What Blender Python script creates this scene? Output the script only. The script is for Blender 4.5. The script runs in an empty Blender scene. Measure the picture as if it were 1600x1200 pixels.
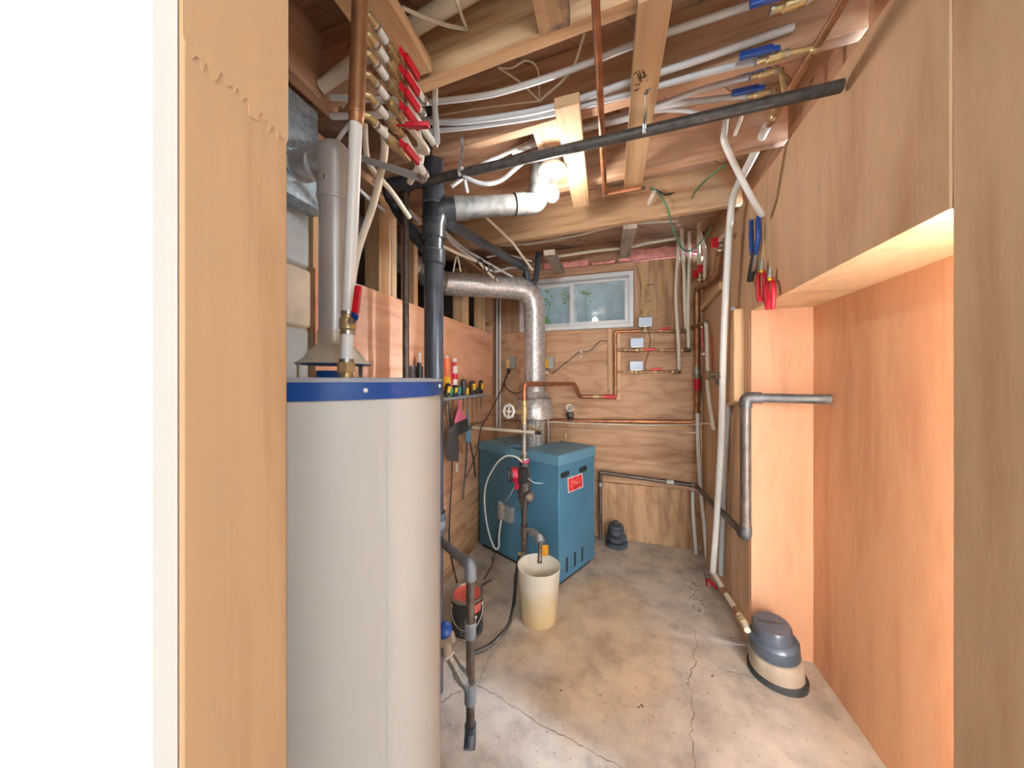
import bpy, math, random
from mathutils import Vector, Matrix
random.seed(7)
SC = bpy.context.scene
COL = SC.collection
PI = math.pi

# ---------------------------------------------------------------- camera
F_PX, HOR, H = 510.0, 594.0, 1.35          # focal length in px (1600 wide), horizon row, eye height
TH = math.radians(17.6)                    # the camera is turned 17.6 deg to the left of the room axis
cam_d = bpy.data.cameras.new('camera'); cam = bpy.data.objects.new('camera', cam_d); COL.objects.link(cam)
cam.location = (0, 0, H); cam.rotation_euler = (PI/2, 0, TH)
cam_d.sensor_width = 36; cam_d.lens = F_PX/1600*36; cam_d.shift_y = -(600-HOR)/1600; cam_d.clip_start = .02
SC.camera = cam
# ---------------------------------------------------------------- world, lamps, exposure
wd = bpy.data.worlds.new('sky'); SC.world = wd; wd.use_nodes = True
bg = wd.node_tree.nodes['Background']; bg.inputs[0].default_value = (.66, .84, 1, 1); bg.inputs[1].default_value = 150.
def lamp(name, kind, loc, power, color, size):
    l = bpy.data.lights.new(name, kind); l.energy = power; l.color = color
    if kind == 'AREA': l.shape = 'DISK'; l.size = size
    else: l.shadow_soft_size = size
    o = bpy.data.objects.new(name, l); COL.objects.link(o); o.location = loc; return o
FRONT_FILL = lamp('added_fill_light', 'POINT', (.30, -2.1, 1.95), 70, (.83, .93, 1), .17)  # added fill behind the camera, brightens the room from the front
SIDE_FILL = lamp('added_side_fill_light', 'POINT', (1.25, -.85, 1.95), 20, (.84, .93, 1), .17)  # second added fill, set aside so it reaches the tank past the jamb
BULB_P = (-.26, 1.395, 2.153)
BULB = lamp('bulb_light', 'POINT', BULB_P, 7.5, (1, .97, .92), .034)
vs = SC.view_settings
vs.view_transform = 'Standard'; vs.look = 'None'; vs.gamma = 1; vs.use_curve_mapping = False; vs.exposure = .55

# ---------------------------------------------------------------- pixel rays onto real planes
CT, ST = math.cos(TH), math.sin(TH)
def ray(px, py):
    u, v = (px-800)/F_PX, (HOR-py)/F_PX
    return Vector((-ST+u*CT, CT+u*ST, v))
def W(px, py, t): return Vector((0, 0, H)) + ray(px, py)*t
def oX(px, py, X): d = ray(px, py); return W(px, py, X/d.x)
def oY(px, py, Y): d = ray(px, py); return W(px, py, Y/d.y)
def oZ(px, py, Z): d = ray(px, py); return W(px, py, (Z-H)/d.z)
XL, YB, ZJ = -1.08, 2.92, 2.30             # left wall, back wall, underside of the joists
RS, RA = .0, .65                           # right wall: X = RA - RS*Y
def XR(Y): return RA-RS*Y
def oR(px, py, off=0.):
    d = ray(px, py); return W(px, py, (RA-off)/(d.x+RS*d.y))
def oB(px, py, off=0.): return oY(px, py, YB-off)
def oL(px, py, off=0.): return oX(px, py, XL+off)

# ---------------------------------------------------------------- mesh builder
def basis(d):
    d = Vector(d).normalized(); a = Vector((0, 0, 1)) if abs(d.z) < .9 else Vector((1, 0, 0))
    x = d.cross(a).normalized(); return x, d.cross(x).normalized(), d
def fil(pts, rad, n=5):
    """round the inner corners of a polyline"""
    pts = [Vector(p) for p in pts]; out = [pts[0]]
    for i in range(1, len(pts)-1):
        a, b, c = pts[i-1], pts[i], pts[i+1]
        r = min(rad, (a-b).length*.49, (c-b).length*.49)
        p, q = b+(a-b).normalized()*r, b+(c-b).normalized()*r
        for k in range(n+1):
            s = k/n; out.append(p*(1-s)**2+b*2*s*(1-s)+q*s*s)
    return out+[pts[-1]]
def cr(pts, n=6):
    """smooth curve through points"""
    p = [Vector(q) for q in pts]; p = [p[0]*2-p[1]]+p+[p[-1]*2-p[-2]]; out = []
    for i in range(1, len(p)-2):
        for k in range(n):
            t = k/n
            out.append(.5*((2*p[i])+(p[i+1]-p[i-1])*t+(2*p[i-1]-5*p[i]+4*p[i+1]-p[i+2])*t*t+(3*p[i]-p[i-1]-3*p[i+1]+p[i+2])*t**3))
    return out+[p[-2]]
class MB:
    def __init__(s): s.v = []; s.f = []
    def add(s, vs, fs):
        n = len(s.v); s.v += [Vector(v) for v in vs]; s.f += [tuple(i+n for i in f) for f in fs]; return s
    def ob(s, c, ex, ey, ez):
        """box about c with half vectors ex, ey, ez"""
        c, ex, ey, ez = map(Vector, (c, ex, ey, ez))
        vs = [c+ex*a+ey*b+ez*d for d in (-1, 1) for b in (-1, 1) for a in (-1, 1)]
        fs = [(0, 2, 3, 1), (4, 5, 7, 6), (0, 1, 5, 4), (2, 6, 7, 3), (0, 4, 6, 2), (1, 3, 7, 5)]
        if ex.cross(ey).dot(ez) < 0: fs = [f[::-1] for f in fs]
        return s.add(vs, fs)
    def box(s, x0, x1, y0, y1, z0, z1):
        return s.ob(((x0+x1)/2, (y0+y1)/2, (z0+z1)/2), ((x1-x0)/2, 0, 0), (0, (y1-y0)/2, 0), (0, 0, (z1-z0)/2))
    def bar(s, p, q, w, h, up=(0, 0, 1)):
        """square timber from p to q, w wide, h along up"""
        p, q = Vector(p), Vector(q); d = (q-p); u = Vector(up); x = d.cross(u).normalized(); u = x.cross(d).normalized()
        return s.ob((p+q)/2, d/2, x*w/2, u*h/2)
    def tube(s, pts, r, n=12, cap=True):
        pts = [Vector(p) for p in pts]; m = len(pts)
        rs = r if isinstance(r, (list, tuple)) else [r]*m
        T = [(pts[min(i+1, m-1)]-pts[max(i-1, 0)]).normalized() for i in range(m)]
        x, y, _ = basis(T[0]); vs = []; fs = []
        for i in range(m):
            x = (x-T[i]*x.dot(T[i])).normalized(); y = T[i].cross(x)
            for k in range(n):
                a = 2*PI*k/n; vs.append(pts[i]+(x*math.cos(a)+y*math.sin(a))*rs[i])
        for i in range(m-1):
            for k in range(n):
                k2 = (k+1) % n; fs.append((i*n+k, i*n+k2, (i+1)*n+k2, (i+1)*n+k))
        if cap: fs += [tuple(range(n-1, -1, -1)), tuple(range((m-1)*n, m*n))]
        return s.add(vs, fs)
    def cyl(s, p, d, r, l, n=14, r2=None):
        p, d = Vector(p), Vector(d).normalized()
        return s.tube([p, p+d*l], [r, r if r2 is None else r2], n)
    def ring(s, p, d, r, l, n=14): return s.cyl(Vector(p)-Vector(d).normalized()*l/2, d, r, l, n)
    def lathe(s, prof, c=(0, 0, 0), d=(0, 0, 1), n=28, a0=0, a1=2*PI):
        c = Vector(c); x, y, d = basis(d); full = abs(a1-a0-2*PI) < 1e-6; m = n if full else n+1
        vs = []; fs = []
        for r, z in prof:
            for k in range(m):
                a = a0+(a1-a0)*k/n; vs.append(c+d*z+(x*math.cos(a)+y*math.sin(a))*max(r, 1e-5))
        for i in range(len(prof)-1):
            for k in range(n):
                k2 = (k+1) % m; fs.append((i*m+k, i*m+k2, (i+1)*m+k2, (i+1)*m+k))
        return s.add(vs, fs)
    def ball(s, c, r, n=14, sc=(1, 1, 1)):
        c = Vector(c); vs = []; fs = []; m = n//2
        for i in range(m+1):
            for k in range(n):
                a, b = PI*i/m, 2*PI*k/n
                vs.append(c+Vector((math.sin(a)*math.cos(b)*sc[0], math.sin(a)*math.sin(b)*sc[1], math.cos(a)*sc[2]))*r)
        for i in range(m):
            for k in range(n):
                k2 = (k+1) % n; fs.append((i*n+k, (i+1)*n+k, (i+1)*n+k2, i*n+k2))
        return s.add(vs, fs)
    def prism(s, poly, ex, ey, o, th):
        """polygon (a,b) in plane o+ex*a+ey*b, thickness vector th"""
        ex, ey, o, th = map(Vector, (ex, ey, o, th)); n = len(poly)
        lo = [o+ex*a+ey*b for a, b in poly]; vs = lo+[p+th for p in lo]
        fs = [tuple(range(n-1, -1, -1)), tuple(range(n, 2*n))]+[(i, (i+1) % n, n+(i+1) % n, n+i) for i in range(n)]
        return s.add(vs, fs)
    def mesh(s, name, off=(0, 0, 0)):
        off = Vector(off); me = bpy.data.meshes.new(name)
        me.from_pydata([v-off for v in s.v], [], s.f); me.update()
        me.polygons.foreach_set('use_smooth', [True]*len(me.polygons)); me.set_sharp_from_angle(angle=math.radians(38))
        return me
    def lowest(s):
        z = min(v.z for v in s.v); n = len(s.v)
        xs = [v.x for v in s.v]; ys = [v.y for v in s.v]
        return Vector(((min(xs)+max(xs))/2, (min(ys)+max(ys))/2, z))
def wloc(o):
    p = Vector((0, 0, 0))
    while o: p += o.location; o = o.parent
    return p
def tag(o, label, cat=None, group=None, kind=None):
    if label: o['label'] = label
    if cat: o['category'] = cat
    if group: o['group'] = group
    if kind: o['kind'] = kind
    return o
def thing(name, label, cat, base, group=None, kind=None):
    o = bpy.data.objects.new(name, None); COL.objects.link(o); o.location = base; o.empty_display_size = .05
    return tag(o, label, cat, group, kind)
def part(name, mb, mat, parent, bevel=0, label=None, kind=None):
    me = mb.mesh(name, wloc(parent)); me.materials.append(M[mat]); o = bpy.data.objects.new(name, me)
    COL.objects.link(o); o.parent = parent
    if bevel: b = o.modifiers.new('bevel', 'BEVEL'); b.width = bevel; b.segments = 2; b.limit_method = 'ANGLE'
    return tag(o, label, kind=kind)
def single(name, mb, mat, label, cat, group=None, bevel=0, kind=None):
    base = mb.lowest(); me = mb.mesh(name, base); me.materials.append(M[mat]); o = bpy.data.objects.new(name, me)
    COL.objects.link(o); o.location = base
    if bevel: b = o.modifiers.new('bevel', 'BEVEL'); b.width = bevel; b.segments = 2; b.limit_method = 'ANGLE'
    return tag(o, label, cat, group, kind)
def pipe(name, pts, r, mat, label, cat='pipe', group=None, n=12, rings=(), rmat='steel', rname='crimp_ring'):
    """a pipe run: an Empty, the pipe itself and its rings (index point, direction) as parts"""
    mb = MB().tube(pts, r, n)
    if not rings: return single(name, mb, mat, label, cat, group)
    t = thing(name, label, cat, mb.lowest(), group); part('tube', mb, mat, t)
    for p, d, rr, l in rings: part(rname, MB().ring(p, d, rr, l, n), rmat, t)
    return t

# ---------------------------------------------------------------- materials
M = {}
def lin(c):
    return tuple(((x/255)/12.92 if x/255 <= .04045 else ((x/255+.055)/1.055)**2.4) for x in c)+(1,)
def base_mat(name, rough=.6, metal=0., spec=.5):
    m = bpy.data.materials.new(name); m.use_nodes = True; M[name] = m
    nt = m.node_tree; b = nt.nodes['Principled BSDF']
    b.inputs['Roughness'].default_value = rough; b.inputs['Metallic'].default_value = metal
    b.inputs['Specular IOR Level'].default_value = spec
    return m, nt, b
def N(nt, kind, **kw):
    n = nt.nodes.new(kind)
    for k, v in kw.items():
        if k in n.inputs: n.inputs[k].default_value = v
        else: setattr(n, k, v)
    return n
def ramp(nt, fac, stops):
    r = nt.nodes.new('ShaderNodeValToRGB'); e = r.color_ramp.elements
    while len(e) < len(stops): e.new(.5)
    for el, (p, c) in zip(e, stops): el.position = p; el.color = c
    nt.links.new(fac, r.inputs[0]); return r.outputs[0]
def mixc(nt, fac, a, b, mode='MIX'):
    m = nt.nodes.new('ShaderNodeMix'); m.data_type = 'RGBA'; m.blend_type = mode
    for sock, val in ((m.inputs[0], fac), (m.inputs[6], a), (m.inputs[7], b)):
        if isinstance(val, (int, float, tuple)): sock.default_value = val
        else: nt.links.new(val, sock)
    return m.outputs[2]
def coords(nt, scale=(1, 1, 1), rnd=True):
    tc = nt.nodes.new('ShaderNodeTexCoord'); out = tc.outputs['Object']
    if rnd:
        oi = nt.nodes.new('ShaderNodeObjectInfo'); ml = N(nt, 'ShaderNodeMath', operation='MULTIPLY'); ml.inputs[1].default_value = 37.
        nt.links.new(oi.outputs['Random'], ml.inputs[0]); va = N(nt, 'ShaderNodeVectorMath', operation='ADD')
        nt.links.new(out, va.inputs[0]); nt.links.new(ml.outputs[0], va.inputs[1]); out = va.outputs[0]
    mp = N(nt, 'ShaderNodeMapping'); mp.inputs['Scale'].default_value = scale; nt.links.new(out, mp.inputs[0])
    return mp.outputs[0]
def bump(nt, b, h, strength=.2, dist=.01):
    n = N(nt, 'ShaderNodeBump', Strength=strength, Distance=dist); nt.links.new(h, n.inputs['Height']); nt.links.new(n.outputs[0], b.inputs['Normal'])
def plain(name, col, rough=.5, metal=0., var=.06, scale=18., spec=.5, bmp=0.):
    m, nt, b = base_mat(name, rough, metal, spec); c = lin(col)
    no = N(nt, 'ShaderNodeTexNoise', Scale=scale, Detail=4.); nt.links.new(coords(nt), no.inputs[0])
    lo = tuple(x*(1-var*2) for x in c[:3])+(1,); hi = tuple(min(1, x*(1+var)) for x in c[:3])+(1,)
    nt.links.new(ramp(nt, no.outputs[0], [(.3, lo), (.7, hi)]), b.inputs['Base Color'])
    if bmp: bump(nt, b, no.outputs[0], bmp, .004)
    return m
def wood(name, light, dark, axis, along=1.2, across=22., knots=True, rough=.7, var=.18, fig=0.):
    """sawn wood: streaks along the axis, knots, a little shade difference from piece to piece; fig = bold figure of rotary-cut ply"""
    m, nt, b = base_mat(name, rough, 0, .3)
    sc = [across]*3; sc[axis] = along
    co = coords(nt, sc)
    n1 = N(nt, 'ShaderNodeTexNoise', Scale=1., Detail=6., Roughness=.62, Distortion=.35); nt.links.new(co, n1.inputs[0])
    col = ramp(nt, n1.outputs[0], [(.28, lin(dark)), (.52, lin(light)), (.8, tuple(min(1, x*1.12) for x in lin(light)[:3])+(1,))])
    if fig:
        s2 = [2.4]*3; s2[axis] = .55
        w = N(nt, 'ShaderNodeTexNoise', Scale=1.6, Detail=2., Distortion=.25); nt.links.new(coords(nt, s2), w.inputs[0])
        ml = N(nt, 'ShaderNodeMath', operation='MULTIPLY'); ml.inputs[1].default_value = 19.; nt.links.new(w.outputs[0], ml.inputs[0])
        fr = N(nt, 'ShaderNodeMath', operation='PINGPONG'); fr.inputs[1].default_value = 1.; nt.links.new(ml.outputs[0], fr.inputs[0])
        line = ramp(nt, fr.outputs[0], [(0., (1, 1, 1, 1)), (.16, (.55, .55, .55, 1)), (.5, (0, 0, 0, 1))])
        f2 = N(nt, 'ShaderNodeMath', operation='MULTIPLY'); f2.inputs[1].default_value = fig; nt.links.new(line, f2.inputs[0])
        col = mixc(nt, f2.outputs[0], col, lin(dark))
    if knots:
        s3 = [7.]*3; s3[axis] = 3.2
        vo = N(nt, 'ShaderNodeTexVoronoi', Scale=1.); nt.links.new(coords(nt, s3), vo.inputs[0])
        k = ramp(nt, vo.outputs['Distance'], [(.03, (.8, .8, .8, 1)), (.085, (0, 0, 0, 1))])
        col = mixc(nt, k, col, tuple(x*.35 for x in lin(dark)[:3])+(1,))
    oi = nt.nodes.new('ShaderNodeObjectInfo')
    mr = N(nt, 'ShaderNodeMapRange'); mr.inputs[3].default_value = 1-var; mr.inputs[4].default_value = 1+var*.4; nt.links.new(oi.outputs['Random'], mr.inputs[0])
    col = mixc(nt, 1., col, mr.outputs[0], 'MULTIPLY')
    nt.links.new(col, b.inputs['Base Color']); bump(nt, b, n1.outputs[0], .22, .003)
    return m
for a, s in enumerate('xyz'):
    wood('fir_'+s, (221, 184, 143), (178, 134, 95), a)
    wood('old_'+s, (200, 160, 129), (152, 110, 84), a, var=.12)
    wood('grey_'+s, (174, 161, 148), (128, 117, 106), a)
wood('plank', (191, 150, 124), (134, 98, 78), 0, var=.22)
wood('ply_pink', (229, 178, 144), (197, 135, 102), 1, along=1.6, across=9, knots=False, var=0, fig=.28)
wood('ply_tan', (210, 168, 131), (165, 119, 85), 1, along=1.4, across=12, knots=False, var=.0, fig=.22)
wood('ply_low', (201, 162, 121), (140, 100, 66), 1, along=1.5, across=12, knots=False, var=0, fig=.5)
wood('ply_back', (207, 168, 134), (152, 108, 76), 0, along=1.5, across=12, knots=False, var=.04, fig=.42)
wood('ply_backv', (203, 164, 126), (140, 100, 68), 2, along=1.5, across=12, knots=False, var=.04, fig=.6)
wood('ply_right', (219, 182, 145), (196, 154, 117), 2, along=1.2, across=8, knots=False, var=.03, fig=.08)
wood('ply_red', (215, 166, 132), (198, 142, 109), 2, along=1.2, across=8, knots=False, var=0, fig=.06)
wood('door_fir', (194, 156, 120), (168, 124, 86), 2, along=.8, across=16, knots=True, var=0)
plain('drywall', (236, 234, 230), .85, var=.015, scale=6)
plain('enamel', (212, 211, 208), .32, var=.012, scale=3)
plain('rim_blue', (18, 78, 160), .3, var=.05, scale=5)
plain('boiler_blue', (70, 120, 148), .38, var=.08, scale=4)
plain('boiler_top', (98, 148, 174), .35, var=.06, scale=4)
plain('slot', (14, 18, 24), .8, var=.05)
plain('pex', (240, 240, 238), .35, var=.02)
plain('pex_cream', (238, 230, 212), .4, var=.03)
plain('pex_grey', (206, 208, 212), .4, var=.04)
plain('pvc_grey', (112, 114, 118), .45, var=.1)
plain('abs', (60, 64, 72), .32, var=.15)
plain('iron', (76, 72, 70), .5, .3, var=.25, scale=40)
plain('iron_pipe', (92, 78, 70), .45, .5, var=.2, scale=30)
plain('steel', (186, 184, 180), .35, .9, var=.15, scale=60)
plain('galv_pipe', (172, 168, 160), .4, .8, var=.2, scale=40)
plain('brass', (206, 184, 138), .35, .6, var=.15, scale=40)
plain('copper', (176, 118, 84), .4, .7, var=.2, scale=22)
plain('copper_old', (176, 130, 94), .45, .7, var=.22, scale=16)
plain('cast', (74, 62, 58), .6, .3, var=.25, scale=40)
plain('red', (196, 18, 40), .35, var=.05)
plain('red_tape', (206, 60, 58), .5, var=.1)
plain('pump_red', (176, 24, 58), .35, var=.08)
plain('blue_grip', (28, 74, 158), .3, var=.06)
plain('black', (30, 29, 29), .5, var=.2)
plain('rubber', (56, 52, 49), .55, var=.2)
plain('wire_white', (232, 222, 204), .5, var=.06)
plain('wire_tan', (214, 182, 132), .5, var=.1)
plain('wire_green', (84, 150, 112), .5, var=.1)
plain('wire_dark', (58, 46, 40), .6, var=.15)
plain('white', (244, 243, 240), .4, var=.02)
plain('vinyl', (236, 238, 240), .35, var=.02)
plain('box_grey', (176, 178, 180), .45, .3, var=.1, scale=30)
plain('valve_box', (176, 184, 198), .4, .3, var=.05)
plain('yellow', (232, 188, 44), .45, var=.05)
plain('tag_orange', (236, 164, 48), .55, var=.06)
plain('pink', (222, 118, 150), .45, var=.05)
plain('green', (38, 138, 96), .4, var=.05)
plain('teal', (70, 160, 160), .4, var=.05)
plain('orange', (232, 130, 84), .45, var=.05)
plain('insul', (244, 168, 160), .95, var=.14, scale=24, bmp=.6)
plain('paint_lid', (222, 104, 92), .45, var=.08)
wood('fir_scorched', (214, 176, 134), (172, 128, 88), 1)
nt = M['fir_scorched'].node_tree; b = nt.nodes['Principled BSDF']; src = b.inputs['Base Color'].links[0].from_socket
no = N(nt, 'ShaderNodeTexNoise', Scale=16., Detail=5., Distortion=.8); nt.links.new(coords(nt), no.inputs[0])
nt.links.new(mixc(nt, ramp(nt, no.outputs[0], [(.43, (0, 0, 0, 1)), (.6, (.85, .85, .85, 1))]), src, lin((104, 92, 90))), b.inputs['Base Color'])
plain('ink', (58, 44, 34), .8, var=.1)
plain('label_red', (206, 40, 50), .45, var=.08)
plain('label_pink', (240, 150, 140), .45, var=.05)
plain('porcelain', (244, 238, 216), .3, var=.02)
plain('leaf', (120, 170, 84), .5, var=.25, scale=30)
plain('well', (186, 212, 228), .8, var=.14, scale=7)
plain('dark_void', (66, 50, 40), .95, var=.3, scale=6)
plain('block', (232, 226, 212), .85, var=.1, scale=9, bmp=.8)
plain('block_blue', (206, 220, 228), .85, var=.1, scale=9, bmp=.8)
plain('mortar', (176, 164, 146), .95, var=.2)
plain('crack', (112, 96, 80), .95, var=.2)
plain('chip', (112, 98, 86), .9, var=.3, scale=60)
plain('hub_beige', (176, 158, 138), .7, var=.12)
plain('drain_grey', (150, 150, 148), .42, .35, var=.22, scale=26)
plain('hood', (214, 206, 190), .35, .4, var=.12, scale=12)
plain('vent', (206, 208, 210), .32, .4, var=.06, scale=10)
def galv(name, a, b_, rough=.35):
    m, nt, b = base_mat(name, rough, .45)
    vo = N(nt, 'ShaderNodeTexVoronoi', Scale=70.); nt.links.new(coords(nt), vo.inputs[0])
    no = N(nt, 'ShaderNodeTexNoise', Scale=9., Detail=4.); nt.links.new(coords(nt), no.inputs[0])
    c = mixc(nt, no.outputs[0], vo.outputs['Color'], (.5, .5, .5, 1))
    bw = nt.nodes.new('ShaderNodeRGBToBW'); nt.links.new(c, bw.inputs[0])
    nt.links.new(ramp(nt, bw.outputs[0], [(.3, lin(a)), (.7, lin(b_))]), b.inputs['Base Color'])
galv('galv', (164, 164, 164), (216, 215, 212)); galv('galv_blue', (142, 164, 182), (190, 208, 220), .4); galv('galv_dark', (112, 112, 112), (158, 157, 154), .4)
# glass, milky plastic, the lit bulb
m = bpy.data.materials.new('pane'); m.use_nodes = True; M['pane'] = m; nt = m.node_tree; nt.nodes.remove(nt.nodes['Principled BSDF'])
tr = nt.nodes.new('ShaderNodeBsdfTransparent'); tr.inputs[0].default_value = (.93, .97, .98, 1); gl = nt.nodes.new('ShaderNodeBsdfGlossy'); gl.inputs['Roughness'].default_value = .03
df = nt.nodes.new('ShaderNodeBsdfDiffuse'); df.inputs[0].default_value = lin((190, 210, 220))
no = N(nt, 'ShaderNodeTexNoise', Scale=14., Detail=5.); nt.links.new(coords(nt), no.inputs[0])
dirt = ramp(nt, no.outputs[0], [(.35, (.02, .02, .02, 1)), (.75, (.16, .16, .16, 1))])
fre = N(nt, 'ShaderNodeFresnel', IOR=1.5); s1 = nt.nodes.new('ShaderNodeMixShader'); s2 = nt.nodes.new('ShaderNodeMixShader')
nt.links.new(dirt, s1.inputs[0]); nt.links.new(tr.outputs[0], s1.inputs[1]); nt.links.new(df.outputs[0], s1.inputs[2])
nt.links.new(fre.outputs[0], s2.inputs[0]); nt.links.new(s1.outputs[0], s2.inputs[1]); nt.links.new(gl.outputs[0], s2.inputs[2])
nt.links.new(s2.outputs[0], nt.nodes['Material Output'].inputs[0])
m, nt, b = base_mat('milky', .35); b.inputs['Subsurface Weight'].default_value = .0
tcx = nt.nodes.new('ShaderNodeTexCoord'); sx = nt.nodes.new('ShaderNodeSeparateXYZ'); nt.links.new(tcx.outputs['Object'], sx.inputs[0])
no = N(nt, 'ShaderNodeTexNoise', Scale=9., Detail=3.); nt.links.new(tcx.outputs['Object'], no.inputs[0])
ad = N(nt, 'ShaderNodeMath', operation='MULTIPLY_ADD'); ad.inputs[1].default_value = .12; nt.links.new(no.outputs[0], ad.inputs[0]); nt.links.new(sx.outputs['Z'], ad.inputs[2])
nt.links.new(ramp(nt, ad.outputs[0], [(.05, lin((214, 186, 134))), (.2, lin((226, 208, 170))), (.28, lin((238, 232, 216)))]), b.inputs['Base Color'])
def glow(name, col, k):
    m = bpy.data.materials.new(name); m.use_nodes = True; M[name] = m; nt = m.node_tree; nt.nodes.remove(nt.nodes['Principled BSDF'])
    em = N(nt, 'ShaderNodeEmission', Color=col, Strength=k); tr = nt.nodes.new('ShaderNodeBsdfTransparent'); ad = nt.nodes.new('ShaderNodeAddShader')
    nt.links.new(em.outputs[0], ad.inputs[0]); nt.links.new(tr.outputs[0], ad.inputs[1]); nt.links.new(ad.outputs[0], nt.nodes['Material Output'].inputs[0])
glow('bulb', (1, .95, .86, 1), 2.2); glow('fill_globe_glow', (1, .98, .95, 1), 2.)  # second glow is for the globes of the added fill lamps
# concrete floor with its tan stain, grey trowelled strip and dark specks
m, nt, b = base_mat('concrete', .72, 0, .4)
tc = nt.nodes.new('ShaderNodeTexCoord').outputs['Object']
n1 = N(nt, 'ShaderNodeTexNoise', Scale=5., Detail=8., Roughness=.65); nt.links.new(tc, n1.inputs[0])
n2 = N(nt, 'ShaderNodeTexNoise', Scale=2.6, Detail=6., Roughness=.6, Distortion=.6); nt.links.new(tc, n2.inputs[0])
n3 = N(nt, 'ShaderNodeTexNoise', Scale=46., Detail=3.); nt.links.new(tc, n3.inputs[0])
grey = ramp(nt, n1.outputs[0], [(.34, lin((154, 144, 134))), (.55, lin((196, 186, 174))), (.75, lin((214, 204, 190)))])
tan = ramp(nt, n1.outputs[0], [(.34, lin((166, 144, 120))), (.58, lin((204, 182, 154))), (.8, lin((220, 200, 172)))])
mp = N(nt, 'ShaderNodeMapping'); mp.inputs['Location'].default_value = (.12, -1.76, 0); mp.vector_type = 'POINT'; nt.links.new(tc, mp.inputs[0])
mp2 = N(nt, 'ShaderNodeMapping'); mp2.inputs['Scale'].default_value = (1.75, 1.25, 0); nt.links.new(mp.outputs[0], mp2.inputs[0])
ln = N(nt, 'ShaderNodeVectorMath', operation='LENGTH'); nt.links.new(mp2.outputs[0], ln.inputs[0])
ma = N(nt, 'ShaderNodeMath', operation='MULTIPLY_ADD'); ma.inputs[1].default_value = 1.1; nt.links.new(n2.outputs[0], ma.inputs[0]); nt.links.new(ln.outputs['Value'], ma.inputs[2])
st = ramp(nt, ma.outputs[0], [(.0, (1, 1, 1, 1)), (.98, (.9, .9, .9, 1)), (1., (0, 0, 0, 1))])
st.node.color_ramp.elements[1].position = .95
mr = N(nt, 'ShaderNodeMapRange'); mr.inputs[1].default_value = 1.0; mr.inputs[2].default_value = 1.3; mr.inputs[3].default_value = 1; mr.inputs[4].default_value = 0.12; nt.links.new(ma.outputs[0], mr.inputs[0])
c = mixc(nt, mr.outputs[0], grey, tan)
c = mixc(nt, ramp(nt, n3.outputs[0], [(.66, (0, 0, 0, 1)), (.74, (.6, .6, .6, 1))]), c, lin((128, 108, 90)))
nt.links.new(c, b.inputs['Base Color']); bump(nt, b, n1.outputs[0], .25, .01)
# ================================================================ THE SETTING
def setting(name, label, base=(0, 0, 0), cat=None):
    return thing(name, label, cat or name.split('_')[0], base, kind='structure')
# floor with cracks
fl = setting('floor', 'stained bare concrete floor with cracks')
part('slab', MB().box(-2, 2.6, -3, 3.0, -.12, 0), 'concrete', fl)
def crack(pts, w):
    mb = MB(); P = [oZ(x, y, .0006) for x, y in pts]; q = []
    for i in range(len(P)-1):
        for k in range(6):
            s = k/6; p = P[i].lerp(P[i+1], s); q.append(p+Vector((random.uniform(-1, 1), random.uniform(-1, 1), 0))*.006)
    q.append(P[-1]); vs = []; fs = []
    for i, p in enumerate(q):
        d = (q[min(i+1, len(q)-1)]-q[max(i-1, 0)]).normalized(); nrm = Vector((-d.y, d.x, 0)); ww = w*random.uniform(.5, 1.3)
        vs += [p+nrm*ww, p-nrm*ww]
    for i in range(len(q)-1): fs.append((2*i, 2*i+2, 2*i+3, 2*i+1))
    part('crack', mb.add(vs, fs), 'crack', fl)
crack([(742, 1068), (775, 1085), (800, 1103), (860, 1140), (900, 1160), (930, 1178), (985, 1208)], .0016)
crack([(1088, 1035), (1075, 1060), (1080, 1080), (1083, 1120), (1080, 1150), (1086, 1206)], .0018)
crack([(1084, 985), (1090, 1008), (1082, 1024), (1088, 1035)], .0014)
crack([(692, 1096), (702, 1088), (722, 1079)], .0018); crack([(1133, 1049), (1160, 1054), (1196, 1066)], .0016)
crack([(750, 1060), (765, 1025), (790, 995)], .0012)

# ---- left wall: painted blocks, then plywood with open studs above it
wl = setting('wall_left', 'left wall of painted concrete blocks, then plywood sheets under open studs')
part('mortar_bed', MB().box(XL-.2, XL-.012, .26, .925, 0, 2.3), 'mortar', wl)
z = 0; row = 0
while z < 2.25:
    y = .14-(.2 if row % 2 else 0)
    while y < .93:
        y0, y1 = max(.27, y), min(.94, y+.39)
        if y1-y0 > .05:
            mb = MB().box(XL-.1, XL+random.uniform(-.003, .003), y0+.003, y1-.003, z+.003, min(2.28, z+.217))
            part('block', mb, 'block_blue' if row in (8, 10) or random.random() < .2 else 'block', wl, .012)
        y += .4
    z += .22; row += 1
part('plywood_sheet', MB().box(XL-.012, XL, .95, 2.80, 1.213, 1.774), 'ply_pink', wl, label='pinkish upper plywood sheet behind the tool rack')
part('plywood_sheet', MB().box(XL-.012, XL-.001, .95, 2.92, .478, 1.21), 'ply_tan', wl)
part('plywood_sheet', MB().box(XL-.012, XL, .95, 2.92, 0, .475), 'ply_low', wl, label='lowest plywood sheet with bold grain')
for y0, y1, z1 in ((1.315, 1.405, 2.26), (1.41, 1.448, 2.26), (1.60, 1.64, 2.26), (1.93, 1.97, 1.774), (2.23, 2.33, 2.2), (2.62, 2.66, 2.26), (.952, .99, 2.26)):
    part('stud', MB().box(XL-.1, XL-.013, y0, y1, 0, z1), 'fir_z', wl, .002)
part('stud', MB().box(XL-.1, XL-.013, 2.84, 2.92, 0, 2.26), 'old_z', wl, .002)
part('cross_block', MB().box(XL-.1, XL-.013, 2.66, 2.84, 1.86, 1.90), 'old_y', wl, .002)
part('top_plate', MB().box(XL-.1, XL-.005, .93, 2.92, 2.262, 2.298), 'old_y', wl, .002)
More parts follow.
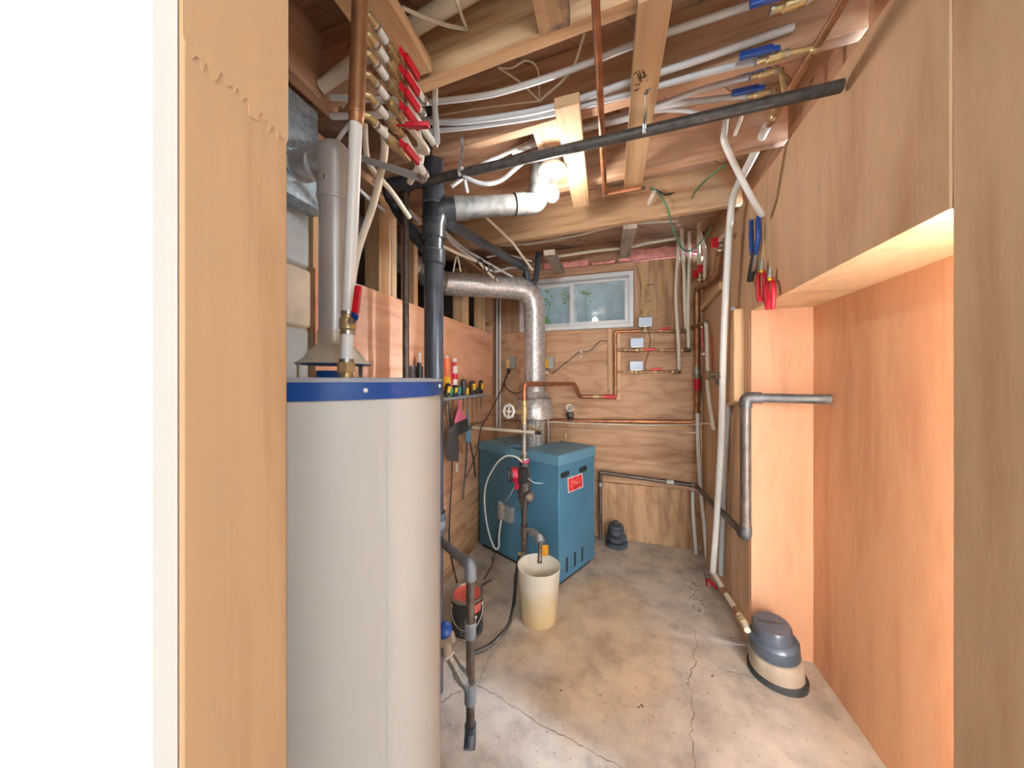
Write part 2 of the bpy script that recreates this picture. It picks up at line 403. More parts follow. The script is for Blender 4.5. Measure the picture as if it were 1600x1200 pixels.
part('crawl_back', MB().box(-1.95, -1.9, .2, 3.0, 0, 2.6), 'dark_void', wl)
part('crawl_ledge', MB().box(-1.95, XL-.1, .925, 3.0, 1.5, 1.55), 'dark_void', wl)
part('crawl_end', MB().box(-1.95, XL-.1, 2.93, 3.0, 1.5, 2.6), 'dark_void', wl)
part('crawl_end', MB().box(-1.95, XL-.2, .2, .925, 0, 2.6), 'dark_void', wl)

# ---- back wall: plywood boards round the basement window
wb = setting('wall_back', 'back wall of figured plywood boards round a small basement window')
WX0, WX1, WZ0, WZ1 = -.85, .144, 1.795, 2.268
part('plywood_sheet', MB().box(-.6, .65, YB, YB+.012, .932, WZ0-.002), 'ply_back', wb, label='wide plywood board with horizontal grain below the window')
part('plywood_sheet', MB().box(XL, -.603, YB, YB+.012, .0, WZ0-.002), 'ply_tan', wb)
part('plywood_sheet', MB().box(-.6, .65, YB, YB+.012, .478, .929), 'ply_back', wb)
part('plywood_sheet', MB().box(-.17, .65, YB-.012, YB+.01, .004, .474), 'ply_backv', wb, label='low plywood board with bold upright grain')
part('plywood_sheet', MB().box(-.6, -.17, YB, YB+.01, .0, .474), 'ply_backv', wb)
part('plywood_sheet', MB().box(.2, .65, YB, YB+.012, WZ0, 2.345), 'ply_backv', wb)
part('window_stud', MB().box(WX1+.004, .2, YB-.006, YB+.1, WZ0, 2.33), 'old_z', wb, .002)
part('window_stud', MB().box(XL, WX0-.004, YB, YB+.1, WZ0, 2.33), 'old_z', wb, .002)
part('window_header', MB().box(WX0-.004, WX1+.004, YB-.03, YB+.1, WZ1+.004, 2.335), 'old_x', wb, .002)
part('rim_joist', MB().box(-1.95, .75, YB+.03, YB+.07, 2.34, 2.56), 'old_x', wb)
part('ledger', MB().box(-.62, -.28, YB-.05, YB+.02, 2.42, 2.50), 'old_x', wb, .002)
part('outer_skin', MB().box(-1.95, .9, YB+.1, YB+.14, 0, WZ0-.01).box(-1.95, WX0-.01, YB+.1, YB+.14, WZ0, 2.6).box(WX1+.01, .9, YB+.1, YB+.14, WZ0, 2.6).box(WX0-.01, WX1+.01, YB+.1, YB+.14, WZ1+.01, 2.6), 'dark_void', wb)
for x0, x1, z0, z1 in ((-.62, -.22, 2.345, 2.405), (-.2, .0, 2.345, 2.38), (.02, .63, 2.35, 2.44)):
    mb = MB(); n = 10
    P = [(x0+(x1-x0)*i/n, z1+random.uniform(-.012, .012)) for i in range(n+1)]
    mb.prism([(a, z0) for a, _ in (P[0], P[-1])]+[(a, c) for a, c in P[::-1]], (1, 0, 0), (0, 0, 1), (0, YB+.03, 0), (0, -.05, 0))
    part('insulation_batt', mb, 'insul', wb, .01, label='pink fibreglass insulation strip')
# ---- window
wn = setting('window_1', 'white vinyl basement slider window with two dusty panes', ((WX0+WX1)/2, YB, WZ0), 'window')
def frame(mb, x0, x1, z0, z1, y0, y1, w, wb_=None):
    wb_ = wb_ or w
    mb.box(x0, x1, y0, y1, z1-w, z1).box(x0, x1, y0, y1, z0, z0+wb_).box(x0, x0+w, y0, y1, z0+wb_, z1-w).box(x1-w, x1, y0, y1, z0+wb_, z1-w); return mb
part('frame', frame(MB(), WX0, WX1, WZ0, WZ1, YB-.02, YB+.09, .036), 'vinyl', wn, .004)
XM = -.36
for x0, x1, yy in ((WX0+.036, XM+.03, .05), (XM-.028, WX1-.036, .02)):
    s = part('sash', frame(MB(), x0, x1, WZ0+.036, WZ1-.036, YB+yy-.012, YB+yy+.014, .034), 'vinyl', wn, .003)
    part('pane', MB().box(x0+.034, x1-.034, YB+yy, YB+yy+.004, WZ0+.07, WZ1-.07), 'pane', s)
part('track_seal', MB().box(WX0+.036, WX1-.036, YB-.018, YB-.006, WZ1-.05, WZ1-.036), 'box_grey', wn)
part('latch', MB().box(XM-.008, XM+.004, YB-.004, YB+.008, 2.0, 2.05), 'vinyl', wn, .002)
ww = setting('window_well', 'pale blue window well outside the basement window', (0, YB+.4, 1.6), 'wall')
mb = MB(); n = 40; vs = []; fs = []
for i in range(n+1):
    a = PI*i/n; x, y = -.36-.85*math.cos(a), YB+.16+.42*math.sin(a)
    vs += [(x, y, 1.55), (x, y, 2.5)]
for i in range(n): fs.append((2*i, 2*i+1, 2*i+3, 2*i+2))
part('well_liner', mb.add(vs, fs), 'well', ww); part('well_floor', MB().box(-1.25, .55, YB+.14, YB+.6, 1.5, 1.56), 'hub_beige', ww)
def sprig(c, n, spread, label):
    t = thing('weed_sprig', label, 'plant', (c[0], c[1], 1.56), 'weeds in the window well')
    part('stem', MB().tube([(c[0], c[1]+.02, 1.56), (c[0]+.01, c[1], (c[2]+1.56)/2), c], .003, 6), 'leaf', t)
    for i in range(n):
        p = Vector(c)+Vector((random.gauss(0, spread), random.uniform(-.03, .03), random.gauss(0, spread)))
        d = Vector((random.uniform(-1, 1), random.uniform(-.4, .4), random.uniform(-.7, 1))).normalized(); x = d.cross(Vector((0, 1, 0))).normalized(); y = Vector((0, 1, 0)); L = random.uniform(.024, .042)
        part('leaf', MB().prism([(0, 0), (.4, .3), (.75, .22), (1, 0), (.75, -.22), (.4, -.3)], d*L, x*L, p, y*.0012), 'leaf', t)
sprig((-.65, YB+.18, 1.90), 30, .035, 'green weed against the left window pane, low')
sprig((-.45, YB+.2, 2.13), 14, .03, 'small green sprig beside the window mullion, high')
sprig((-.62, YB+.2, 2.13), 14, .04, 'small green sprig in the upper left of the window')
sprig((-.27, YB+.2, 2.15), 10, .025, 'small green sprig in the upper corner of the right pane')

# ---- right wall: panels
wr = setting('wall_right', 'right wall of plain plywood panels with a redder panel towards the doorway')
def rpanel(y0, y1, z0, z1, off, mat, label=None, th=.03):
    a = Vector((XR(y0)-off, y0, 0)); b_ = Vector((XR(y1)-off, y1, 0)); d = (b_-a)/2; nr = Vector((1, RS, 0)).normalized()
    part('plywood_sheet', MB().ob((a+b_)/2+nr*th/2+Vector((0, 0, (z0+z1)/2)), d, nr*th/2, (0, 0, (z1-z0)/2)), mat, wr, .0015, label)
yA = oR(1143, 600).y; yC = oR(1172, 700).y; yT = oR(1172, 480).y
rpanel(yA, 2.92, 0, 2.29, 0, 'ply_right')
rpanel(yC, yA-.004, 0, 2.29, .004, 'ply_right')
ZS = 1.70
part('plywood_sheet', MB().box(RA-.002, .93, yC-.02, yC-.004, 0, ZS), 'ply_red', wr, .001, 'reddish plywood panel closing the recess')
part('plywood_sheet', MB().box(.9, .93, .9, yC-.022, 0, ZS), 'ply_red', wr, .001)
part('recess_soffit', MB().box(RA+.0, .93, .9, yC-.004, ZS, ZS+.02), 'ply_right', wr, .001)
rpanel(.9, yC-.002, ZS-.002, 2.29, .004, 'ply_right')
rpanel(.2, .898, 0, 2.6, .0, 'ply_right')
rpanel(.9, 2.95, 2.292, 2.6, -.03, 'old_y')
a, b_ = oR(1143, 1), oR(1143, 1); xx = XR(yA)
part('batten', MB().box(xx-.006, xx+.01, yA-.01, yA+.012, 0, 2.28), 'old_z', wr, .002)
q0, q1 = oR(1133, 560, .04), oR(1150, 560, .04); zt, zb = oR(1142, 487, .04).z, oR(1142, 628, .04).z
mb = MB().prism([(q1.y, zb+.01), (q0.y, zb-.03), (q0.y, zt), (q1.y, zt)], (0, 1, 0), (0, 0, 1), (XR(q0.y)-.05, 0, 0), (.05, 0, 0))
part('stud_block', mb, 'fir_z', wr, .002, 'pale sawn two-by-four block fixed upright')

# ---- ceiling: joists, diagonal subfloor planks, nailers
ce = setting('ceiling', 'open ceiling of wooden joists under diagonal subfloor planks', (0, 0, ZJ))
part('upper_floor', MB().box(-2, 2.6, -3, 3.1, 2.56, 2.6), 'dark_void', ce)
d = Vector((1, 1, 0)).normalized(); nr = Vector((1, -1, 0)).normalized(); k = -14
while k < 14:
    c = nr*(k*.142)+Vector((-.2, 1.4, 2.545+random.uniform(-.002, .002)))
    part('subfloor_plank', MB().ob(c, d*2.3, nr*.0695, (0, 0, .01)), 'plank', ce); k += 1
def joist(y, x0, x1, mat='old_x', s=-.06, z1=2.533):
    f = lambda x: y+s*(x+.3)
    part('joist', MB().ob(((x0+x1)/2, f((x0+x1)/2), (ZJ+z1)/2), ((x1-x0)/2, s*(x1-x0)/2, 0), (0, .0195, 0), (0, 0, (z1-ZJ)/2)), mat, ce, .002)
joist(.905, -.68, .65, 'fir_x'); joist(1.205, -1.17, .65); joist(1.635, -1.17, .65); joist(2.12, -1.17, .65, 'fir_x')
joist(.5, -.5, .65)
part('trimmer', MB().box(-.672, -.54, .1, .885, 2.3, 2.34), 'fir_y', ce, .002, 'flat pale trimmer board beside the valve manifold')
part('trimmer', MB().box(-.99, -.95, .1, .93, 2.3, 2.533), 'old_y', ce, .002)
part('cross_block', MB().box(-.95, -.672, .86, .9, 2.3, 2.533), 'old_x', ce, .002)
hb = part('nailer', MB().ob((.085, 1.255, 2.281), (-.006, .41, 0), (.04, 0, 0), (0, 0, .019)), 'fir_y', ce, .002, 'pale nailer board with the word Hot written on it')
part('nailer', MB().ob((-.163, 1.42, 2.281), (-.008, .33, 0), (.042, 0, 0), (0, 0, .019)), 'fir_y', ce, .002)
sb = part('nailer', MB().box(-.2, -.115, .52, .884, 2.3, 2.338), 'fir_scorched', ce, .002, 'short nailer board scorched by a torch')
part('nailer', MB().bar(oY(858, 392, 2.12)+Vector((0, 0, -.01)), oB(876, 425, .02), .075, .035), 'grey_y', ce, .002)
part('nailer', MB().bar(oY(985, 350, 2.12)+Vector((0, 0, -.01)), oB(975, 400, .02), .08, .035), 'grey_y', ce, .002)
part('lamp_crosspiece', MB().box(-.31, -.19, 1.23, 1.62, 2.32, 2.358), 'old_y', ce, .002)
def strokes(name, polys, fn, r, mat, parent):
    mb = MB()
    for P in polys: mb.tube([fn(x, y) for x, y in P], r, 5)
    part(name, mb, mat, parent)
L = lambda x, y: oZ(985+x/20, 90+y/20, 2.2615)
strokes('lettering', [[(220, 490), (255, 600), (295, 735)], [(285, 410), (315, 560), (350, 745)], [(240, 620), (350, 590)], [(380, 600), (410, 565), (450, 580), (440, 620), (395, 640), (375, 615), (385, 600)],
    [(385, 390), (430, 500), (500, 575)], [(370, 510), (450, 450)], [(100, 540), (210, 430)], [(130, 855), (290, 840), (295, 800)], [(120, 1045), (270, 980)], [(500, 720), (530, 700)]], L, .0014, 'ink', hb)

# ---- partition with the doorway jamb the camera looks past, and the hall behind
wf = setting('wall_front', 'front partition with a bare fir jamb at the doorway and white drywall')
part('door_jamb', MB().box(-.374, -.334, .171, .26, 0, 2.3), 'door_fir', wf, .002, 'bare fir door jamb post at the left edge')
jag = [(.171+.089*k/40, 1.624-.0005*k+random.choice((0, 0, .002, .004, -.003, -.008))+random.uniform(-.002, .002)) for k in range(41)]
part('jamb_facing', MB().prism(jag+[(.26, 2.3), (.171, 2.3)], (0, 1, 0), (0, 0, 1), (-.334, 0, 0), (.0009, 0, 0)), 'door_fir', wf, 0, 'paler upper jamb facing with a splintered lower end')
part('stud_framing', MB().box(-1.28, -.376, .175, .256, 0, 2.3), 'old_z', wf)
part('drywall_sheet', MB().box(-1.95, -.338, .155, .170, 0, 2.3), 'drywall', wf)
part('door_header', MB().box(-1.95, .76, .171, .26, 2.3, 2.6), 'drywall', wf)
part('drywall_sheet', MB().box(.72, 2.6, .155, .26, 0, 2.6), 'drywall', wf)
wh = setting('wall_hall', 'white hall walls behind the doorway')
for bxs in ((-2, 2.6, -3.05, -3), (-2, -1.95, -3, .155), (2.55, 2.6, -3, .155)): part('drywall_sheet', MB().box(*bxs, 0, 2.6), 'drywall', wh)
part('hall_ceiling', MB().box(-2, 2.6, -3, .155, 2.33, 2.36), 'drywall', wh)
def added_fill_lamp(x, y, light, label):  # unseen globe fixture added around each fill light
    t = thing('added_fill_lamp', label, 'lamp', (x, y, 2.33))
    part('canopy', MB().lathe([(0, 0), (.1, 0), (.1, -.03), (.02, -.04), (.012, -.1)], (x, y, 2.33)), 'white', t)
    part('stem', MB().cyl((x, y, 2.1), (0, 0, 1), .012, .2), 'white', t)
    part('globe', MB().ball((x, y, 1.95), .18, 24), 'fill_globe_glow', t)
    light.parent = t; light.matrix_parent_inverse = Matrix.Translation(-t.location)
added_fill_lamp(.30, -2.1, FRONT_FILL, 'added white globe fill lamp, unseen, straight behind the doorway')
added_fill_lamp(1.25, -.85, SIDE_FILL, 'added white globe fill lamp, unseen, to the right of the doorway')
# ================================================================ WATER HEATER
TX, TY, TR, TZ = -.655, .616, .26, 1.352
wh_ = thing('water_heater', 'tall white water heater tank with blue rim', 'water heater', (TX, TY, 0))
part('base_ring', MB().lathe([(0, 0), (TR-.02, 0), (TR-.02, .03), (0, .03)], (TX, TY, 0), n=48), 'black', wh_)
part('jacket', MB().lathe([(0, .03), (TR, .03), (TR, .04), (TR, 1.325), (TR-.005, 1.33), (0, 1.33)], (TX, TY, 0), n=72), 'enamel', wh_)
part('rim_cap', MB().lathe([(TR+.001, 1.315), (TR+.005, 1.315), (TR+.005, 1.346), (TR+.001, 1.351), (TR-.02, 1.353), (0, 1.354)], (TX, TY, 0), n=72), 'rim_blue', wh_, label='blue painted steel rim')
part('rim_band', MB().lathe([(TR+.004, 1.345), (TR+.0062, 1.347), (TR+.003, 1.3535), (TR-.03, 1.355), (TR-.03, 1.352)], (TX, TY, 0), n=72), 'valve_box', wh_)
def on_tank(px, py, rad=TR):
    d = ray(px, py); a = d.x**2+d.y**2; b = -(d.x*TX+d.y*TY); c = TX*TX+TY*TY-rad*rad
    t = (-b-math.sqrt(max(0, b*b-a*c)))/a; p = W(px, py, t); return p, (p-Vector((TX, TY, p.z))).normalized()
for x, y in ((571, 610), (686.5, 603)):
    p, nr = on_tank(x, y, TR+.005); part('rim_screw', MB().lathe([(0, .003), (.003, .003), (.0045, 0)], p, nr, 12), 'white', wh_)
# vertical lap seam and rating label low on the far side
a0 = math.atan2(TY-.35-TY, -.12)
for a, r0 in ((math.radians(-112), .0012),):
    mb = MB(); n = 6
    mb.lathe([(TR+.0004, .04), (TR+r0, .04), (TR+r0, 1.314), (TR+.0004, 1.314)], (TX, TY, 0), n=3, a0=a, a1=a+.02)
    part('jacket_seam', mb, 'enamel', wh_)
x_, y_, _ = basis((0, 0, 1))
def tank_patch(a0, a1, z0, z1, mat, name):
    vs = []; fs = []; n = 12
    for i in range(n+1):
        a = a0+(a1-a0)*i/n
        for z in (z0, z1): vs.append((TX+math.cos(a)*(TR+.0012), TY+math.sin(a)*(TR+.0012), z))
    for i in range(n): fs.append((2*i, 2*i+2, 2*i+3, 2*i+1))
    return part(name, MB().add(vs, fs), mat, wh_)
tank_patch(.44, 1.1, .52, .92, 'white', 'rating_label'); tank_patch(.432, .44, .52, .92, 'red_tape', 'label_edge')
VX, VY = TX+.013, TY+.002
# draft hood on three legs
hz = 1.354
part('draft_hood', MB().lathe([(.037, .112), (.036, .086), (.040, .076), (.054, .064), (.066, .046), (.080, .037), (.083, .034), (.079, .032), (.06, .042), (.034, .08)], (VX, VY, hz), n=40), 'hood', wh_)
for a in (-2.6, -1.9, -.35, 1.5):
    d = Vector((math.cos(a), math.sin(a), 0)); p = Vector((VX, VY, hz))+d*.078
    part('hood_leg', MB().bar(p, p+Vector((0, 0, .035)), .012, .003, d), 'hood', wh_)
part('flue_collar', MB().cyl((VX, VY, hz), (0, 0, 1), .04, .018), 'rim_blue', wh_)
# vent pipe
vp = thing('vent_pipe', 'shiny metal vent pipe rising from the draft hood to the wall', 'pipe', (VX, VY, 1.45))
top = Vector((VX, VY, 1.865)); end = oX(448, 262, -1.0)
part('riser', MB().tube([(VX, VY, 1.452), (VX, VY, 1.79)], .0345, 32), 'vent', vp)
part('elbow', MB().tube(fil([(VX, VY, 1.775), (VX, VY, 1.875), (VX, VY, 1.875)+0*top if False else Vector((VX, VY, 1.885)), end], .07, 6), .0375, 32), 'vent', vp)
dd = (end-top).normalized(); part('seam_ring', MB().ring(top+dd*.1, dd, .0405, .012, 32), 'vent', vp); part('seam_ring', MB().ring(top+dd*.26, dd, .0405, .012, 32), 'galv_blue', vp)
part('seam_ring', MB().ring((VX, VY, 1.785), (0, 0, 1), .039, .008, 32), 'vent', vp)
p = W(507, 275, .745); part('screw', MB().ball(p, .004, 8), 'steel', vp)
# sheet metal thimble box on the block wall
single('thimble_box', MB().box(XL+.002, -1.0, .5, .895, 2.09, 2.297).box(XL+.002, -1.008, .5, .93, 1.95, 2.09), 'galv_blue', 'bluish sheet metal box on the block wall above the vent elbow', 'duct', bevel=.008)

# tall cold water pipe on the tank with its red lever valve
cw = thing('tank_supply_pipe', 'tall white supply pipe with red lever valve on the tank', 'pipe', W(541, 588, .66))
P0, P1, P2, P3 = W(541, 590, .66), W(543, 520, .66), W(544, 492, .66), W(556, 193, .645)
part('nipple', MB().cyl(P0, (0, 0, 1), .0125, .012).cyl(P0+Vector((0, 0, .01)), (0, 0, 1), .0165, .02, 8), 'brass', cw)
part('tube', MB().tube([P0+Vector((0, 0, .028)), P1], .0115, 16), 'pex', cw); part('tube', MB().tube([P2, P3], .0122, 16), 'pex', cw)
for p in (P0+Vector((0, 0, .034)), P1, P2+Vector((0, 0, .003))): part('crimp_ring', MB().ring(p, (0, 0, 1), .0138, .007, 16), 'steel', cw)
vb = part('valve_body', MB().tube([P1, P1+Vector((0, 0, .004)), P1+Vector((0, 0, .008)), P1+Vector((0, 0, .026)), P1+Vector((0, 0, .03)), P2], [.012, .012, .0155, .0155, .012, .012], 10), 'brass', cw)
q = W(552, 502, .645); part('stem_nut', MB().cyl(q, (.3, -.9, 0), .006, .012, 6), 'steel', vb)
mbh = MB().bar(W(552, 500, .64), W(555, 488, .63), .014, .003, (.3, -1, 0)).bar(W(555, 489, .63), W(560, 447, .63), .013, .006, (.3, -1, 0)); part('lever', mbh, 'red', vb, .002)
part('lever_collar', MB().bar(W(553, 497, .638), W(555.5, 490, .629), .0142, .0045, (.3, -1, 0)), 'blue_grip', vb)
dv = (P3-P2).normalized(); PT = P3+dv*.62; PT = Vector((P3.x+.03, P3.y+.0, 2.53))
part('reducer', MB().tube([P3-dv*.002, P3+dv*.008, P3+dv*.02], [.0135, .0135, .0155], 16), 'copper_old', cw)
part('copper_riser', MB().tube([P3+dv*.015, PT], .0152, 16), 'copper_old', cw)

# ---- red-handled manifold behind it
def lever_valve(parent, p, d, side, hmat, turned=False, body='brass', s=1., hl=.062):
    """ball valve at p along d; lever on the side direction"""
    d = Vector(d).normalized(); side = Vector(side).normalized()
    v = part('valve_body', MB().tube([p-d*.03*s, p-d*.018*s, p-d*.017*s, p+d*.008*s, p+d*.012*s, p+d*.03*s], [.0085*s, .0085*s, .0125*s, .0125*s, .0085*s, .0085*s], 10), body, parent)
    part('stem_nut', MB().cyl(p+side*.008*s, side, .0045*s, .014*s, 6), 'steel', v)
    e = d if not turned else Vector((.95, .25, .0)).normalized()
    a = p+side*.021*s; up = side if not turned else Vector((0, .3, -1))
    part('lever', MB().bar(a-e*.012*s, a+e*.01*s+side*.004*s, .016*s, .004*s, up).bar(a+e*.006*s+side*.004*s, a+e*hl*s+side*.004*s, .018*s, .011*s, up), hmat, v, .003)
    return v
MX, MY = -.5035, .5745
mf = thing('hot_water_manifold', 'brass manifold with six red-handled valves hanging by the tank pipe', 'manifold', (MX, MY, 1.89))
part('header', MB().tube([(MX-.014, MY-.012, 1.89), (MX-.014, MY-.012, 2.53)], .009, 14), 'brass', mf)
ys = [25, 55, 85, 118, 150, 182]; zs = [1.35+(594-y)/510*.7 for y in ys]; rows = []
for i, z in enumerate(zs):
    a = Vector((MX, MY, z)); d = Vector((0, 1, -.04)).normalized()
    part('outlet', MB().tube([a+Vector((-.014, -.012, 0)), a, a+d*.02], .008, 10), 'brass', mf)
    s_ = part('stub', MB().tube([a+d*.018, a+d*.06], .0088, 12), 'pex', mf)
    for k in (.022, .056): part('crimp_ring', MB().ring(a+d*k, d, .0104, .006, 12), 'steel', s_)
    lever_valve(mf, a+d*.085, d, (1, 0, -.15), 'red', i == 4)
    rows.append((a, d))
part('end_cap', MB().tube([rows[5][0]+rows[5][1]*.11, rows[5][0]+rows[5][1]*.14], [.0085, .006], 10), 'brass', mf)
def pexrun(name, pts, label, mat='pex', r=.009, fit=(), group=None, n=12, cat='pipe'):
    t = thing(name, label, cat, MB().tube(pts, r, n).lowest(), group); part('tube', MB().tube(pts, r, n), mat, t)
    for i in fit:
        p = Vector(pts[i]); q = Vector(pts[i-1] if i else pts[1]); dr = (p-q).normalized()
        part('crimp_ring', MB().ring(p-dr*.004, dr, r*1.2, .007, n), 'steel', t)
        if 0 < i < len(pts)-1 or True: part('brass_elbow', MB().ball(p, r*1.12, 10), 'steel', t)
    return t
e = lambda i, Y: rows[i][0]+rows[i][1]*(Y-MY)
pexrun('hot_pipe', [e(0, .69), e(0, .79), e(0, .79)+Vector((-.35, .02, .12))], 'white pipe leaving the topmost red valve', fit=(0, 1))
pexrun('hot_pipe', [e(1, .69), e(1, .78), e(1, .78)+Vector((-.35, .03, .1))], 'white pipe leaving the second red valve from the top', fit=(0, 1))
p3 = e(2, .84); pexrun('hot_pipe', [e(2, .69), p3], 'long white pipe from the third red valve down to an elbow', r=.0098, fit=(0, 1))
pexrun('hot_pipe', [p3+Vector((.004, .006, .012)), oZ(672, 148, 2.295)+Vector((0, .03, -.01)), oZ(672, 148, 2.295)+Vector((0, .035, .2))], 'short upright white pipe rising from the elbow into the ceiling', r=.0098, mat='pex_grey')
pexrun('hot_pipe', cr([e(3, .69), e(3, .8), W(650, 235, .93), W(655, 243, .97)]), 'white pipe from the fourth red valve', r=.0085, mat='pex_cream')
pexrun('hot_pipe', cr([W(640, 190, 1.05), W(652, 205, 1.05), W(658, 235, 1.05), W(655, 258, 1.05), W(640, 285, 1.12)]), 'cream pipe looping behind the red valves', r=.010, mat='pex_cream')
p5 = W(664, 274, .9); pexrun('hot_pipe', [e(4, .69), p5], 'long white pipe from the fifth red valve to the low elbow', r=.0098, fit=(1,))
pexrun('hot_pipe', [p5+Vector((-.012, .008, -.002)), W(518, 232, 1.19)], 'white pipe slanting back from the low elbow behind the tank pipe', r=.0105, mat='pex_grey', fit=(0, 1))
pexrun('cream_tube', cr([W(600, 200, 1.02), W(601, 235, 1.03), W(596, 265, 1.05), W(583, 320, 1.06), W(556, 405, 1.06), W(545, 500, 1.06), W(540, 575, 1.06)]), 'long cream tube drooping from the ceiling behind the tank pipe', r=.0115, mat='pex_cream')
pexrun('cream_tube', cr([W(570, 195, 1.1), W(572, 235, 1.1), W(580, 262, 1.12), W(612, 300, 1.2), W(640, 340, 1.3)]), 'cream tube running down behind the long drooping one', r=.0095, mat='pex_cream')
pexrun('cream_tube', cr([W(562, 190, 1.15), W(545, 195, 1.2), W(520, 245, 1.25), W(560, 295, 1.3), W(600, 330, 1.45)]), 'cream tube curling behind the vent elbow', r=.008, mat='pex_grey')

# ================================================================ CEILING SERVICES
def xrun(pts, Y, **k): return cr([oY(x, y, Y) for x, y in pts])
pl = [(1.03, [(628, 164), (740, 152), (800, 139), (900, 106), (985, 72), (1050, 49), (1226, -10)], 'topmost white ceiling pipe, bowed between the first two joists', .0098),
      (1.12, [(655, 190), (720, 190), (800, 180), (860, 168), (930, 147), (985, 128), (1100, 91), (1240, 42)], 'second white ceiling pipe from the top', .0105),
      (1.145, [(668, 206), (760, 195), (860, 178), (985, 147), (1100, 115), (1190, 93)], 'third white ceiling pipe ending at a blue handled valve', .0095),
      (1.36, [(905, 202), (985, 180), (1040, 160), (1100, 139), (1178, 118)], 'fourth white ceiling pipe behind the Hot board', .0098),
      (1.38, [(800, 238), (900, 205), (985, 184), (1035, 166), (1100, 157), (1170, 149)], 'fifth white ceiling pipe just above the black iron pipe', .0105)]
for Y, pts, lb, r in pl: pexrun('ceiling_pipe', xrun(pts, Y), lb, r=r, mat='pex_grey')
pexrun('ceiling_pipe', xrun([(905, 200), (985, 176), (1060, 172), (1090, 176)], 1.5), 'short white ceiling pipe passing behind the strap hanger', r=.009, mat='pex_grey')
pexrun('ceiling_pipe', cr([W(868, 212, 1.5), W(840, 236, 1.45), W(812, 258, 1.4), W(782, 282, 1.36), W(755, 287, 1.34), W(728, 277, 1.32), W(718, 262, 1.32)]), 'white pipe looping below the black iron pipe', r=.0085, mat='pex_grey')
pexrun('ceiling_pipe', cr([W(868, 205, 1.5), W(830, 222, 1.46), W(790, 240, 1.42), W(745, 262, 1.4), W(705, 292, 1.38)]), 'white pipe crossing behind the black iron pipe', r=.0085, mat='pex_grey')
pexrun('ceiling_pipe', [W(722, 262, 1.3), W(730, 300, 1.4)], 'short white upright pipe below the strap hanger', r=.007)
pexrun('ceiling_pipe', [W(758, 338, 1.75), W(800, 378, 2.0), W(832, 422, 2.3)], 'thin pale tube slanting down towards the window', r=.008, mat='pex_cream')
single('vent_pvc_pipe', MB().tube([oY(505, 138, .86), oY(560, 104, .85)+Vector((0, 0, .02)), (-.38, .84, 2.445), (.3, .82, 2.47)], .024, 16), 'pex_cream', 'thick cream plastic pipe crossing above the flat trimmer board', 'pipe')
# cables stapled through the first bay
def cable(pts, r, mat, label, name='cable', group=None): return single(name, MB().tube(cr(pts), r, 7), mat, label, 'cable', group)
cable([oZ(628, 12, 2.36), oZ(660, 26, 2.37), oZ(700, 40, 2.39), (oZ(730, 46, 2.4))], .0055, 'wire_white', 'pale flat cable sagging beside the thick cream pipe')
cable([oZ(712, -5, 2.33), oZ(720, 20, 2.35), oZ(730, 46, 2.4)], .005, 'wire_white', 'pale cable dropping over the thick cream pipe')
cable([oZ(730, 46, 2.4), oZ(712, 48, 2.42), oZ(690, 62, 2.42), oZ(664, 72, 2.42)], .0025, 'wire_white', 'thin wire from the cable hole towards the trimmer, upper one')
cable([oZ(728, 46, 2.4), oZ(710, 55, 2.42), oZ(694, 72, 2.42), oZ(672, 86, 2.42)], .0025, 'wire_white', 'thin wire from the cable hole towards the trimmer, lower one')
cable([oY(778, 106, 1.1), oY(800, 106, 1.1), oY(822, 95, 1.1), oY(840, 108, 1.12), oY(843, 155, 1.16)], .003, 'wire_white', 'white wire looping below the first joist')
cable([oY(778, 106, 1.1), oY(812, 128, 1.12), oY(842, 157, 1.16)], .003, 'wire_white', 'white wire slanting to the hole in the second joist')
cable([oY(913, 52, 1.0), oY(898, 100, 1.05), oY(880, 125, 1.1), oY(843, 158, 1.16)], .0045, 'wire_white', 'pale cable slanting from the first joist to the second')
cable([oY(638, 190, 1.15), oY(690, 180, 1.15), oY(760, 168, 1.15), oY(842, 158, 1.16)], .002, 'wire_white', 'thin grey wire along the second joist')
cable([oY(525, 20, .92), oY(533, 50, .92), oY(548, 80, .92), oY(556, 95, .92)], .006, 'wire_white', 'grey cable hanging behind the copper riser')
cable([oY(535, 168, .93), oY(541, 160, .93), oY(547, 152, .93)], .0022, 'wire_white', 'thin bare wire ends beside the left beam', )

# black iron pipe along the ceiling, hung by two straps, with a drop behind the tank
IP = lambda px: oY(px, 285+(px-660)*(170-285)/490, 1.2)
ipA, ipB = IP(634), Vector((XR(1.2)-.02, 1.2, IP(1150).z))
ip = thing('iron_gas_pipe', 'black iron pipe crossing under the joists with a drop behind the tank', 'pipe', (ipA.x, ipA.y, .4))
part('long_run', MB().tube([ipA, ipB], .0178, 18), 'iron', ip)
part('elbow', MB().ball(ipA, .023, 12).ring(ipA+Vector((.02, 0, 0)), (1, 0, 0), .0225, .014).ring(ipA+Vector((0, 0, -.022)), (0, 0, 1), .0185, .014), 'iron', ip)
part('drop', MB().tube([ipA, (ipA.x, ipA.y, .35)], .0135, 14), 'iron_pipe', ip)
def strap(pts, label):
    t = thing('strap_hanger', label, 'hanger', pts[0]); n = 0
    q = cr(pts, 5)
    for i in range(len(q)-1):
        d = q[i+1]-q[i]
        if d.length > 1e-4: part('strap_link', MB().bar(q[i], q[i+1]+d*.05, .012, .0015, (.2, -1, .1)), 'steel', t)
        if i % 2 == 0: part('hole', MB().ring((q[i]+q[i+1])/2+Vector((.0005, -.0016, -.0002)), (.2, -1, .1), .0018, .0012, 8), 'slot', t)
    return t
